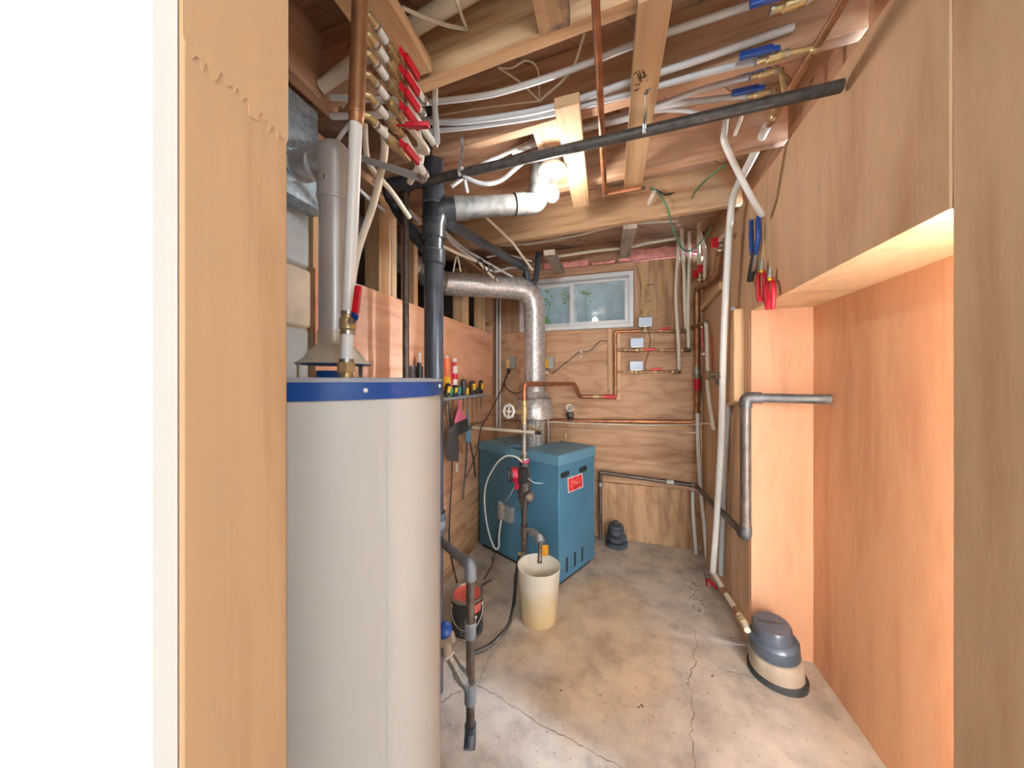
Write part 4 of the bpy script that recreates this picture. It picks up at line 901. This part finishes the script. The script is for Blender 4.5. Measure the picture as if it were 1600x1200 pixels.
# wires round the zone valves
for i, (pts, r, mt, lb) in enumerate([
    ([(996, 412), (1003, 440), (1004, 465), (1001, 480), (1008, 490), (1004, 500)], .005, 'wire_tan', 'tan wire hanging from the joist to the top zone valve'),
    ([(999, 413), (1005, 438), (1012, 452), (1022, 465), (1016, 480), (1004, 492), (998, 500)], .0045, 'wire_tan', 'tan wire bowing out above the top zone valve'),
    ([(1003, 418), (1006, 450), (1007, 480), (1010, 496)], .004, 'wire_tan', 'straight tan wire twisted above the top zone valve'),
    ([(1006, 492), (1014, 486), (1020, 482), (1022, 488), (1014, 490)], .0045, 'wire_tan', 'small tan wire curl above the top zone valve'),
    ([(1010, 446), (1016, 445), (1022, 444)], .003, 'wire_dark', 'dark wire stub beside the hanging wires, upper one'),
    ([(1010, 472), (1014, 471), (1018, 470)], .003, 'wire_dark', 'dark wire stub beside the hanging wires, lower one'),
    ([(1012, 520), (1000, 526), (975, 530), (970, 542)], .003, 'wire_tan', 'tan wire from the middle zone valve to the strip'),
    ([(1020, 497), (1030, 495), (1038, 490)], .003, 'wire_tan', 'tan wire end right of the top zone valve'),
    ([(1012, 512), (1016, 535), (1008, 570), (1010, 578)], .004, 'copper_old', 'brown wire joining the zone valves'),
    ([(1018, 517), (1024, 526), (1016, 540), (1012, 545)], .003, 'wire_tan', 'tan wire below the top zone valve'),
    ([(949, 533), (938, 533), (930, 540), (920, 549), (905, 550), (893, 560), (880, 570), (862, 584)], .0035, 'wire_dark', 'dark wire strung from the manifold strip towards the flue'),
    ([(949, 535), (935, 541), (925, 550), (900, 556), (890, 562), (866, 574)], .003, 'wire_tan', 'tan wire strung below the dark one')]):
    cable([oB(x, y, .012 if i < 10 else .01) if i >= 6 else oB(x, y, .06) for x, y in pts], r, mt, lb)
cl = thing('wire_clips', 'two white wire clips holding the strung wires on the back wall', 'clip', oB(908, 556))
for x, y in ((908, 549), (908, 558)): part('clip', MB().ob(oB(x, y, .015), (.008, 0, 0), (0, .006, 0), (0, 0, .012)), 'white', cl, .002)
# outlet boxes beside the flue
for px, lb in ((856, 'grey outlet box with yellow transformer right of the flue'), (797, 'grey outlet box with plugged cord left of the flue')):
    t = thing('outlet_box', lb, 'electrical box', oB(px, 577)); part('box', MB().ob(oB(px+3, 567, .022), (.036, 0, 0), (0, .02, 0), (0, 0, .055)), 'box_grey', t, .004)
    part('transformer', MB().ob(oB(px-3, 568, .055), (.022, 0, 0), (0, .014, 0), (0, 0, .042)), 'yellow' if px > 800 else 'wire_tan', t, .004)
    part('plug', MB().ob(oB(px-2, 579 if px < 800 else 582, .05), (.012, 0, 0), (0, .012, 0), (0, 0, .012)), 'black' if px < 800 else 'white', t, .003)
cable([oB(795, 580, .06), oB(787, 598, .1), oB(782, 612, .2), W(765, 645, 2.6), W(752, 668, 2.4), W(748, 690, 2.35), W(740, 720, 2.4), W(726, 750, 2.45)], .0042, 'wire_dark', 'dark cord hanging from the outlet past the boiler corner')
cable([oB(797, 580, .06), oB(789, 592, .1), oB(790, 605, .1), oB(803, 614, .08), oB(815, 612, .06)], .0042, 'wire_dark', 'dark cord looping from the outlet behind the flue')
cable([oB(862, 585, .02), oB(868, 583, .02), oB(882, 572, .02)], .003, 'wire_tan', 'tan wire from the transformer box')
# white conduits in the back left corner
for i, (px, lb) in enumerate(((776.5, 'left one of the two white conduits in the far corner'), (781.5, 'right one of the two white conduits in the far corner'))):
    single('corner_conduit', MB().tube([oY(px, 668, 2.84), oY(px, 430, 2.84)], .0105, 12), 'white', lb, 'conduit')
# green ground wire
cable([oY(1018, 292, 2.0), oY(1032, 306, 2.0), oY(1043, 325, 2.02), oY(1052, 360, 2.2), oY(1062, 382, 2.4), oY(1072, 392, 2.5), oY(1085, 388, 2.5), oY(1100, 372, 2.4), oY(1112, 355, 2.3)], .0045, 'wire_green', 'green ground wire drooping from the far joist')
cable([oY(1064, 340, 2.3), oY(1078, 318, 2.2), oY(1086, 300, 1.9), oY(1110, 275, 1.75), oY(1136, 256, 1.7)], .004, 'wire_green', 'green ground wire running up towards the right wall')
cable([oY(1011, 300, 2.08), oY(1022, 296, 2.07), oY(1040, 304, 2.06), oY(1058, 300, 2.07)], .005, 'wire_dark', 'dark cable stub on the face of the far joist')
cable([oY(944, 306, 2.0), oY(970, 300, 2.0), oY(1008, 293, 2.0)], .008, 'iron_pipe', 'dark short pipe continuing from the copper elbow')
pexrun('joist_pipe_stub', [oY(1022, 300, 1.95), oY(1014, 318, 2.02)], 'short cream pipe end at the far joist', r=.012, mat='pex_cream')

single('pipe_bracket', MB().bar(oR(1097, 482, .014), oR(1127, 446, .014), .026, .05), 'fir_y', 'sloping wooden bracket under the copper riser on the right wall', 'bracket', bevel=.002)
# ================================================================ RIGHT WALL PIPES
# dark iron line: up from the floor behind the boiler, across the back wall, along the right wall and up
dk = thing('iron_wall_pipe', 'dark iron pipe low along the back and right walls rising at the right', 'pipe', oB(940, 838, .05))
DB = .055; a0 = oB(938, 838, DB); a1 = oB(938, 738, DB); a2 = oB(1083, 758, DB); 
el = oR(1165, 838, .05); a3 = Vector((el.x, YB-.07, a2.z-.005)); tp_ = oR(1172, 622, .05)
part('floor_leg', MB().tube([Vector((a1.x, a1.y, .0)), a1], .0165, 14), 'iron_pipe', dk)
part('back_run', MB().tube(fil([a1-Vector((0, 0, .02)), a1, a2, Vector((a3.x, a3.y, a3.z))], .03), .0165, 14), 'iron_pipe', dk)
part('right_run', MB().tube([a3, el], .0175, 14), 'iron_pipe', dk)
part('elbow', MB().tube(fil([el+(a3-el).normalized()*.04, el, el+Vector((0, 0, .05))], .03), .0255, 14), 'iron', dk)
up2 = Vector((el.x, el.y, tp_.z)); part('riser', MB().tube([el+Vector((0, 0, .02)), up2], .0225, 16), 'iron_pipe', dk)
part('elbow', MB().tube(fil([up2-Vector((0, 0, .05)), up2, up2+Vector((.06, -.012, 0))], .035), .027, 14), 'iron', dk)
part('near_run', MB().tube([up2+Vector((.04, -.008, 0)), up2+Vector((.30, -.06, .0))], .0215, 14), 'iron', dk)
part('coupling', MB().ring(a2.lerp(a3, .45), a3-a2, .022, .04), 'galv_pipe', dk); part('coupling', MB().ring(a1-Vector((0, 0, .1)), (0, 0, 1), .022, .03), 'galv_pipe', dk); part('paper_label', MB().ring(oB(1047, 753, DB), a2-a1, .0172, .05), 'white', dk)
# white pipes down the right wall
def rrun(pts, lb, r, mat='pex', fit=(), off=.03): return pexrun('wall_pipe', cr([oR(x, y, off if i < 99 else 0) for i, (x, y) in enumerate(pts)]), lb, r=r, mat=mat, fit=fit)
rrun([(1199, 196), (1176, 245), (1150, 296), (1142, 330), (1136, 420), (1131, 520), (1129, 600), (1127, 680), (1121, 790), (1114, 893)], 'thick white pipe down the right wall from the ceiling corner', .0165, off=.085)
rrun([(1146, 480), (1143, 560), (1138, 640), (1134, 700), (1130, 790), (1126, 898)], 'second white pipe close behind the thick one on the right wall', .0145, 'pex_grey', off=.02)
pexrun('wall_pipe', cr([oY(1134, 182, 1.5), oY(1132, 205, 1.5), oY(1132, 222, 1.5), oY(1150, 262, 1.55), oY(1176, 312, 1.62), oY(1191, 336, 1.68)]), 'white pipe kinked below the iron pipe and slanting to the right wall', r=.0115)
pexrun('wall_pipe', [oY(1161, 175, 1.5), oY(1148, 212, 1.55)], 'short flat white pipe beside the kinked one', r=.008, mat='pex_cream')
def brun(pts, lb, r, off): return pexrun('wall_pipe', cr([oB(x, y, off) for x, y in pts]), lb, r=r, mat='pex')
brun([(1090, 646), (1091, 700), (1095, 765), (1101, 830), (1107, 900)], 'white pipe up the back corner crossing in front of the iron pipe', .0135, .12)
brun([(1082, 768), (1083, 800), (1088, 868)], 'short white pipe standing against the low back board', .0135, .07)
# pair of thin hooked pipes on the right wall with a grey clamp between
rw = thing('wall_manifold_pipe', 'cream pipe with a red lever on the right wall by the copper riser', 'pipe', oR(1112, 660, .03))
part('tube', MB().tube(cr([oR(1103, 505, .04), oR(1105, 540, .04), oR(1106, 580, .04)]), .0125, 12), 'pex_cream', rw); part('tube', MB().tube(cr([oR(1105, 592, .04), oR(1108, 625, .04), oR(1115, 672, .04)]), .0125, 12), 'pex_cream', rw)
part('copper_arm', MB().tube([oB(1082, 511, .05), oR(1103, 504, .04)], .012, 12), 'copper_old', rw); part('lever', MB().bar(oR(1098, 512, .06), oR(1098, 545, .06), .012, .012, (1, 0, 0)), 'red_tape', rw, .004)
part('tee', MB().ball(oR(1103, 504, .04), .017, 10), 'galv_pipe', rw); part('latch', MB().ob(oR(1099, 553, .05), (.01, 0, 0), (0, .014, 0), (0, 0, .008)), 'white', rw, .002)
for p in (oR(1106, 582, .04), oR(1105, 592, .04)): part('clamp_ring', MB().ring(p, (0, 0, 1), .015, .014), 'galv_pipe', rw)
cl2 = thing('pipe_clamp', 'grey metal clamp gripping the white pipes on the right wall', 'clamp', oR(1118, 590, .02))
part('body', MB().ball(oR(1114, 586, .045), .024, 12, (.6, 1.3, 1)), 'galv_pipe', cl2); part('arm', MB().tube([oR(1106, 590, .045), oR(1114, 584, .05), oR(1128, 586, .09)], .011, 10), 'galv_pipe', cl2)
part('band', MB().ring(oR(1129, 583, .085), (0, 0, 1), .0185, .006), 'black', cl2); part('band', MB().ring(oR(1129, 588, .085), (0, 0, 1), .0185, .014), 'galv_pipe', cl2); part('wing', MB().ob(oR(1120, 596, .05), (.004, .03, .008), (0, .006, -.016), (.012, 0, 0)), 'galv_pipe', cl2, .003)
cable([oR(1093, 560, .02), oR(1096, 600, .015), oR(1095, 620, .015), oR(1092, 640, .015)], .003, 'wire_dark', 'dark wire down the corner beside the copper riser')
cable([oR(1112, 520, .01), oR(1113, 560, .01), oR(1113, 580, .01)], .004, 'red_tape', 'thin reddish wire straight down the right wall')
# pipe along the foot of the right wall
fw = thing('floor_pipe', 'cream pipe along the foot of the right wall with brass joints', 'pipe', oR(1140, 930, .04))
FPp = [oR(1112, 893, .075), oR(1118, 900, .075), oR(1133, 926, .07), oR(1153, 957, .07), oR(1168, 985, .07)]
part('tube', MB().tube(cr(FPp), .0135, 12), 'pex_cream', fw); dfl = (FPp[4]-FPp[1]).normalized()
for i, k in ((2, 0), (3, 0)): part('coupling', MB().ring(FPp[i], dfl, .0185, .05), 'copper_old', fw)
part('brass_ring', MB().ring(FPp[3]+dfl*.05, dfl, .0165, .012), 'brass', fw); part('brass_ring', MB().ring(FPp[3]+dfl*.075, dfl, .0165, .012), 'brass', fw)
part('elbow', MB().ball(FPp[0], .02, 10), 'galv_pipe', fw)
rv = thing('floor_valve', 'small red lever valve at the foot of the white corner pipes', 'valve', oZ(1108, 905, .03))
part('body', MB().tube([oZ(1103, 888, .07), oZ(1106, 905, .03)], .016, 10), 'steel', rv); part('lever', MB().bar(oZ(1107, 905, .035), oZ(1121, 920, .03), .02, .008), 'red', rv, .003); part('nut', MB().ball(oZ(1108, 912, .02), .012, 8), 'brass', rv)
part('handle_tip', MB().bar(oZ(1104, 905, .02), oZ(1105, 915, .01), .012, .006), 'red', rv)
# cleanout at the wall
c0 = Vector((.705, 1.795, 0))
co = thing('floor_cleanout', 'black screw cap on a beige drain hub by the right wall', 'cleanout', c0)
ax = Vector((-.12, -.1, 1)).normalized()
part('hub', MB().lathe([(.09, 0), (.1, .01), (.102, .10), (.096, .118), (.085, .122), (0, .122)], c0, ax, 32), 'hub_beige', co)
part('foot_ring', MB().lathe([(.1, 0), (.112, .0), (.112, .022), (.1, .03)], c0, (0, 0, 1), 32), 'black', co)
cp_ = part('cap', MB().lathe([(.088, .12), (.094, .127), (.094, .18), (.086, .19), (.074, .195), (.072, .24), (.068, .249), (.02, .25), (0, .25)], c0, ax, 40), 'abs', co)
part('cap_slot', MB().ob(c0+ax*.251, (.05, 0, 0), (0, .006, 0), ax*.004), 'black', cp_)
# pliers and snips on the right wall
tl = thing('blue_snips', 'blue-handled snips with dark jaws hanging on the right wall', 'tool', oR(1180, 440, .02))
for x0, x1 in ((1174, 1175), (1185, 1181)): part('grip', MB().tube(cr([oR(x0, 338 if x0 > 1180 else 345, .03), oR(x0, 370, .03), oR(x1, 398, .03)]), [.0095]*4+[.0105]*4+[.0105]*3+[.009]*2, 10), 'blue_grip', tl)
part('jaw', MB().tube(cr([oR(1178, 394, .03), oR(1176, 415, .03), oR(1172, 440, .03)]), [.010]*3+[.013]*3+[.015]*4+[.015]*3, 8), 'rubber', tl); part('blade', MB().bar(oR(1181, 398, .03), oR(1177, 424, .03), .004, .014, (1, 0, 0)), 'steel', tl)
def pliers(x, y, lb, top=True):
    t = thing('red_pliers', lb, 'tool', oR(x, y+60, .02)); g = 'hand pliers on the right wall'; t['group'] = g
    part('head', MB().tube([oR(x+1, y-16, .03), oR(x, y-4, .03), oR(x, y+6, .03)], [.004, .010, .011], 8), 'steel', t)
    for s in (-1, 1): part('grip', MB().tube(cr([oR(x+s*2, y+3, .03), oR(x+s*5.5, y+18, .03), oR(x+s*4, y+52, .03)]), [.008]*3+[.0095]*3+[.0105]*4+[.010]*2+[.007], 10), 'red', t)
    part('pivot', MB().ball(oR(x, y+4, .04), .008, 8), 'yellow', t)
pliers(1190, 420, 'red-handled pliers with yellow pivot hanging right of the blue snips'); pliers(1203, 432, 'red-handled pliers furthest right on the right wall')
hk = thing('tool_peg', 'wooden peg strip holding tools on the right wall', 'peg', oR(1190, 420, 0)); part('strip', MB().box(RA-.012, RA-.001, oR(1196, 400).y, oR(1184, 400).y, oR(1190, 425).z, oR(1190, 336).z), 'fir_z', hk, .002); part('nail', MB().cyl(oR(1190, 341, .0), (-1, 0, 0), .003, .06, 8), 'steel', hk)

# ================================================================ LEFT WALL TOOLS
SH = XL+.06
rk = thing('tool_rack', 'blue slotted rail holding screwdrivers on the left wall', 'rack', oX(723, 620, SH))
ry0, ry1, rz = oX(640, 620, SH).y, oX(757, 616, SH).y, 1.232
part('rail', MB().box(XL+.002, XL+.085, ry0, ry1, rz-.012, rz+.006), 'boiler_top', rk, .005); part('front_lip', MB().tube([(XL+.085, ry0, rz), (XL+.085, ry1, rz)], .011, 10), 'valve_box', rk)
part('bracket', MB().box(XL+.001, XL+.01, ry1-.1, ry1-.06, rz-.05, rz-.01), 'steel', rk)
def driver(px, top, lb, cols, lean=0., L=.115, w=.014, shaft=.1):
    base = oX(px, 617, SH); b0 = Vector((SH, base.y, rz+.012)); zt_ = oX(px, top, SH).z; d = Vector((0, lean, 1)).normalized(); L = max(.05, zt_-b0.z)
    t = thing('screwdriver', lb, 'screwdriver', b0-Vector((0, 0, shaft)), 'hand tools in the left wall rack')
    part('shaft', MB().tube([b0-d*shaft, b0+d*.01], .003, 8), 'iron', t)
    part('handle', MB().tube([b0, b0+d*L*.12, b0+d*L*.3, b0+d*L*.75, b0+d*L*.93, b0+d*L], [w*.55, w*.8, w, w, w*.85, w*.4], 12), cols[0], t)
    if len(cols) > 1: part('grip_inlay', MB().ob(b0+d*L*.55+Vector((w*.85, -w*.5, 0)), (w*.25, -w*.2, 0), (w*.3, w*.45, 0), d*L*.24), cols[1], t, .002)
driver(697, 598, 'black screwdriver with yellow inlay half hidden by the stack', ('black', 'yellow'), .35, w=.02)
driver(703, 604, 'green-handled screwdriver leaning in the rack', ('green',), .3, w=.017)
driver(709, 601, 'black and yellow screwdriver leaning right in the rack', ('black', 'yellow'), .35, w=.018)
driver(718, 604, 'small teal-handled screwdriver in the rack', ('teal',), w=.013)
driver(724, 592, 'plain dark grey screwdriver handle standing upright', ('rubber',), w=.02)
driver(730, 606, 'stubby yellow-handled screwdriver in the rack', ('yellow',), w=.013)
driver(738, 595, 'fat black and yellow screwdriver in the rack', ('black', 'yellow'), w=.024, shaft=.2)
driver(745, 605, 'thin black-handled screwdriver in the rack', ('black',), w=.013, shaft=.14)
driver(751.5, 594, 'black and yellow screwdriver at the far end of the rack', ('black', 'yellow'), w=.018, shaft=.12)
# tubes and bottle standing behind the drivers
def tubeitem(name, px, y0, y1, r, lb, cat, segs):
    X_ = XL+.035; b0 = oX(px, y0, X_); h = oX(px, y1, X_).z-rz-.006; b0 = Vector((X_, b0.y, rz+.006)); t = thing(name, lb, cat, b0)
    for nm, f0, f1, m_, rr in segs: part(nm, MB().tube([b0+Vector((0, 0, h*f0)), b0+Vector((0, 0, h*f1))], r*rr, 16), m_, t)
tubeitem('caulk_tube', 698, 612, 556, .026, 'yellow and orange caulking tube standing behind the screwdrivers', 'tube', [('barrel', 0, .45, 'yellow', 1), ('barrel_band', .45, .5, 'tag_orange', 1.01), ('upper_label', .5, .95, 'orange', 1), ('shoulder', .95, 1, 'white', .6)])
tubeitem('glue_bottle', 710, 612, 560, .022, 'white glue bottle with red and blue print behind the screwdrivers', 'bottle', [('lower_label', 0, .3, 'blue_grip', 1), ('body', .3, .8, 'white', 1.0), ('red_print', .45, .6, 'red', 1.01), ('neck', .8, .9, 'red_tape', .7), ('cap', .9, 1, 'white', .8)])
tubeitem('red_bottle', 704, 612, 562, .014, 'narrow red bottle between the caulking tube and the glue', 'bottle', [('body', 0, .9, 'red', 1), ('cap', .9, 1, 'red_tape', .7)])
tubeitem('sealant_bottle', 655, 605, 552, .022, 'black bottle with white nozzle left of the stack', 'bottle', [('body', 0, .72, 'black', 1), ('neck', .72, .8, 'black', .6), ('nozzle', .8, 1, 'white', .45)])
tubeitem('wood_block', 644, 605, 572, .02, 'small brown tin left of the sealant bottle', 'tin', [('body', 0, .9, 'cast', 1), ('lid', .9, 1, 'iron', 1.05)])
# brush, bag and long cutters hanging below the rack
br_ = thing('dust_brush', 'pink-handled dust brush with black bristles hanging from the rack', 'brush', oL(722, 682, .06))
q = lambda x, y, o=.07: oL(x, y, o)
part('handle', MB().tube([q(717, 624), q(717, 640)], .009, 10), 'pink', br_)
part('head', MB().add([q(715, 638), q(719, 638), q(730, 653), q(709, 663)]+[q(x, y, .045) for x, y in ((715, 638), (719, 638), (730, 653), (709, 663))], [(0, 3, 2, 1), (4, 5, 6, 7), (0, 1, 5, 4), (1, 2, 6, 5), (2, 3, 7, 6), (3, 0, 4, 7)]), 'pink', br_, .003)
bq_ = [(710, 663), (730, 653), (733, 672), (715, 682)]; part('bristles', MB().add([q(x, y, .075) for x, y in bq_]+[q(x, y, .04) for x, y in bq_], [(0, 3, 2, 1), (4, 5, 6, 7), (0, 1, 5, 4), (1, 2, 6, 5), (2, 3, 7, 6), (3, 0, 4, 7)]), 'black', br_, .002)
part('cord', MB().tube([q(717, 640), q(717, 622), q(716, 616)], .004, 6), 'red_tape', br_)
bg_ = thing('tool_sheath', 'black leather sheath hanging below the rack', 'sheath', oL(707, 722, .05))
bs = [(700, 672), (712, 660), (718, 690), (717, 722), (698, 720), (696, 700)]; part('pouch', MB().add([q(x, y, .125) for x, y in bs]+[q(x, y, .085) for x, y in bs], [tuple(range(5, -1, -1)), tuple(range(6, 12))]+[(i, (i+1) % 6, 6+(i+1) % 6, 6+i) for i in range(6)]), 'rubber', bg_, .006)
part('strap', MB().tube(cr([q(708, 664), q(703, 645), q(698, 625)]), .005, 6), 'iron', bg_); part('strap', MB().tube(cr([q(700, 622), q(700, 650), q(706, 690), q(707, 715)]), .0035, 6), 'galv_pipe', bg_)
part('paper_tag', MB().ob(q(714, 731, .04), (0, .014, 0), (0, 0, .028), (.001, 0, 0)), 'white', bg_)
lc = thing('long_cutters', 'long cutters with blue joint and rusty handles hanging on the left wall', 'tool', oL(724, 780, .03))
part('joint', MB().ob(q(732, 682, .06), (.012, 0, 0), (0, .028, .006), (0, -.006, .045)), 'boiler_top', lc, .006)
part('blade', MB().tube([q(730, 640, .055), q(731, 672, .055)], [.006, .014], 8), 'boiler_blue', lc)
part('handle', MB().tube(cr([q(730, 690, .06), q(728, 725, .05), q(723, 780, .04)]), .008, 8), 'cast', lc); part('handle', MB().tube(cr([q(734, 690, .06), q(740, 720, .05), q(743, 745, .04)]), .008, 8), 'cast', lc)
tn = thing('brown_scraper', 'brown-handled scraper hanging between brush and cutters', 'tool', oL(722, 708, .03)); part('handle', MB().tube([q(721, 684, .05), q(721, 700, .05), q(722, 709, .05)], [.009, .012, .007], 8), 'copper_old', tn)
single('wall_hose', MB().tube(cr([oL(700, 622, .03), oL(705, 680, .03), oL(706, 740, .03), oL(703, 800, .03), oL(702, 845, .03), oL(708, 885, .03), W(714, 910, 2.0)]), .006, 8), 'wire_dark', 'dark cable hanging down the left wall to the floor behind the paint can', 'cable')

# ================================================================ FLOOR ITEMS
# pail under the drain spout
pc = Vector((-.416, 1.815, 0)); pa = thing('pail', 'tall stained white plastic pail under the drain spout', 'pail', pc)
part('shell', MB().lathe([(0, .002), (.098, .002), (.102, .008), (.12, .295), (.1225, .30), (.12, .302), (.116, .297), (.099, .012), (0, .01)], pc, n=48), 'milky', pa)
single('pail_water', MB().lathe([(0, .1), (.104, .1), (.1, .03), (0, .03)], pc, n=36), 'hub_beige', 'shallow brownish water inside the pail', 'water')
# paint can
cc = Vector((-.769, 1.617, 0)); pn = thing('paint_can', 'black paint can with red painted lid and wire handle', 'paint can', cc); CR = .086
part('can', MB().lathe([(0, .0), (CR, .0), (CR+.002, .004), (CR, .008), (CR, .185), (CR+.003, .189), (CR+.003, .195), (CR-.004, .197)], cc, n=40), 'black', pn)
part('rim', MB().lathe([(CR+.0035, .186), (CR+.005, .191), (CR+.003, .198), (CR-.006, .199), (CR-.012, .192)], cc, n=40), 'steel', pn)
part('bottom_rim', MB().lathe([(CR, 0), (CR+.004, .001), (CR+.004, .007), (CR, .009)], cc, n=40), 'steel', pn)
part('lid', MB().lathe([(CR-.011, .192), (CR-.016, .196), (CR-.02, .193), (0, .193)], cc, n=40), 'paint_lid', pn, label='red paint-stained lid')
vdir = Vector((-cc.x, -cc.y, 0)).normalized(); sdir = Vector((-vdir.y, vdir.x, 0))
def on_can(a, z, off=.001): return cc+(vdir*math.cos(a)+sdir*math.sin(a))*(CR+off)+Vector((0, 0, z))
def can_text(P, r, mat): part('can_print', MB().tube([on_can(a, z) for a, z in P], r, 5), mat, pn)
vs = []; fs = []
for k in range(13):
    a = .25+.75*k/12; vs += [on_can(a, .13, .0006), on_can(a, .175, .0006)]
fs = [(2*k, 2*k+2, 2*k+3, 2*k+1) for k in range(12)]; part('red_label_band', MB().add(vs, fs), 'paint_lid', pn)
for j, (a0_, z0_) in enumerate(((.35, .150), (.50, .152), (.64, .155), (.78, .158))): can_text([(a0_, z0_-.012), (a0_+.03, z0_+.012), (a0_+.08, z0_-.006), (a0_+.11, z0_+.012)], .0018, 'label_pink')
for a0_ in (.45, .55): can_text([(a0_, .09), (a0_, .118), (a0_+.05, .116), (a0_+.05, .104), (a0_, .104)], .002, 'white')
for j in range(6): can_text([(-.42+.02*(j % 2), .03+.014*j), (-.25-.03*(j % 3), .03+.014*j)], .0012, 'pvc_grey')
for s in (-1, 1): part('ear', MB().lathe([(0, .006), (.008, .005), (.011, 0)], on_can(s*1.15, .155, 0), on_can(s*1.15, .155)-cc-Vector((0, 0, .155)), 14), 'steel', pn)
part('wire_handle', MB().tube(cr([on_can(-1.15, .155, .006), on_can(-.9, .11, .012), on_can(-.45, .075, .016), on_can(0, .066, .018), on_can(.45, .075, .016), on_can(.9, .11, .012), on_can(1.15, .155, .006)]), .0022, 7), 'steel', pn)
# stepped black cleanout tower behind the boiler
tw = Vector((.006, 2.80, 0)); st_ = thing('stepped_plug', 'stack of black ribbed plastic drain adapters by the back wall', 'drain fitting', tw)
for nm, pr in (('lower_ring', [(.082, 0), (.088, .004), (.088, .04), (.07, .05), (0, .05)]), ('middle_ring', [(.078, .05), (.084, .056), (.082, .082), (.06, .095), (0, .095)]), ('upper_ring', [(.056, .095), (.064, .102), (.06, .134), (.046, .146), (0, .146)]), ('plug', [(.046, .146), (.058, .152), (.056, .168), (.042, .18), (0, .182)])): part(nm, MB().lathe(pr, tw, n=28), 'abs', st_)
part('square_nut', MB().ob(tw+Vector((0, 0, .19)), (.018, .006, 0), (-.006, .018, 0), (0, 0, .01)), 'iron', st_, .003)
# grey drain line beside the heater
gd = thing('grey_drain_line', 'grey plastic drain pipe with elbow and valve beside the water heater', 'pipe', W(732, 1148, 1.15))
GX = W(735, 980, 1.13); GV = lambda y: Vector((GX.x, GX.y, W(735, y, 1.13).z))
ga = W(692, 848, 1.42); part('upper_run', MB().tube([ga, GV(884)+(ga-GV(884)).normalized()*.03], .0165, 16), 'pvc_grey', gd)
part('elbow', MB().tube(fil([GV(884)+(ga-GV(884)).normalized()*.07, GV(882), GV(905)], .05), .0205, 16), 'pvc_grey', gd)
part('upright', MB().tube([GV(900), GV(1140)], .0148, 16), 'iron_pipe', gd)
part('coupling', MB().tube([GV(995), GV(972)], .0195, 16), 'pvc_grey', gd); part('coupling_lip', MB().ring(GV(971), (0, 0, 1), .0205, .005, 16), 'galv_pipe', gd)
part('tee', MB().tube([GV(1097), GV(1066)], .0205, 16), 'pvc_grey', gd); part('tee_lip', MB().ring(GV(1066), (0, 0, 1), .0212, .005, 16), 'galv_pipe', gd)
part('foot_elbow', MB().tube(fil([GV(1132), GV(1146), GV(1150)+Vector((.01, -.03, -.012))], .025), .0205, 14), 'abs', gd)
gt_ = [GV(1078), W(718, 1052, 1.12), W(704, 1028, 1.12), W(697, 1012, 1.12)]
part('branch', MB().tube([gt_[0], gt_[1].lerp(gt_[0], .3)], .0175, 12), 'pvc_grey', gd)
vb_ = part('drain_valve', MB().tube([gt_[0].lerp(gt_[1], .55), gt_[0].lerp(gt_[1], .62), gt_[1], gt_[1].lerp(gt_[2], .35), gt_[2], gt_[3]], [.016, .022, .024, .018, .016, .014], 8), 'galv_pipe', gd)
part('valve_bar', MB().bar(W(697, 1030, 1.1), W(709, 1019, 1.1), .007, .007), 'wire_white', vb_)
tk = Vector((TX, TY, 0)); k_ = W(697, 1000, 1.1); part('bib_body', MB().tube([W(688, 1003, 1.1), W(708, 994, 1.1)], .017, 12).tube([W(697, 1000, 1.1), W(699, 1022, 1.1)], .015, 12), 'hub_beige', gd)
part('handwheel', MB().lathe([(0, .016), (.008, .016), (.022, .01), (.026, 0), (.02, -.006), (0, -.006)], W(694, 984, 1.08), (.2, -.6, .75), 18), 'blue_grip', gd, label='blue drain handwheel')
# hoses on the floor
hp = [V(811, 868, 2.12), V(806, 900, 2.08), W(803, 940, 1.9), oZ(795, 975, .05), oZ(775, 1000, .02), oZ(757, 1013, .016), oZ(741, 1020, .014)]
single('drain_hose', MB().tube(cr(hp), .0095, 10), 'rubber', 'black drain hose curling from the riser onto the floor', 'hose')
cable([oZ(756, 905, .004), oZ(765, 890, .004), oZ(770, 880, .004), oZ(768, 870, .004)], .0035, 'wire_dark', 'dark wire on the floor behind the paint can')
cable([oZ(742, 925, .004), oZ(757, 912, .004), oZ(768, 906, .004)], .0035, 'wire_dark', 'short dark wire on the floor right of the paint can')
# loose grit
def grit(name, pts, lb):
    mb = MB()
    for x, y, s in pts:
        p = oZ(x, y, .001); a = random.uniform(0, PI); e1 = Vector((math.cos(a), math.sin(a), 0))*s; e2 = Vector((-math.sin(a), math.cos(a), 0))*s*random.uniform(.3, .7)
        mb.ob(p+Vector((0, 0, s*.15)), e1, e2, (0, 0, s*.15+.0008))
    single(name, mb, 'chip', lb, 'debris', kind='stuff')
grit('floor_grit', [(random.gauss(1086+(y-925)*.2, 6), y, random.uniform(.0015, .005)) for y in [random.uniform(905, 955) for _ in range(70)]], 'dark crumbs of debris near the right wall pipes')
grit('floor_grit', [(random.uniform(790, 1190), random.uniform(960, 1195), random.uniform(.0008, .0022)) for _ in range(90)]+[(998, 1105, .006), (1003, 1103, .006), (876, 1079, .004), (938, 1087, .004), (1113, 1056, .006), (1142, 997, .005), (1105, 1083, .003)], 'scattered small chips over the concrete floor')
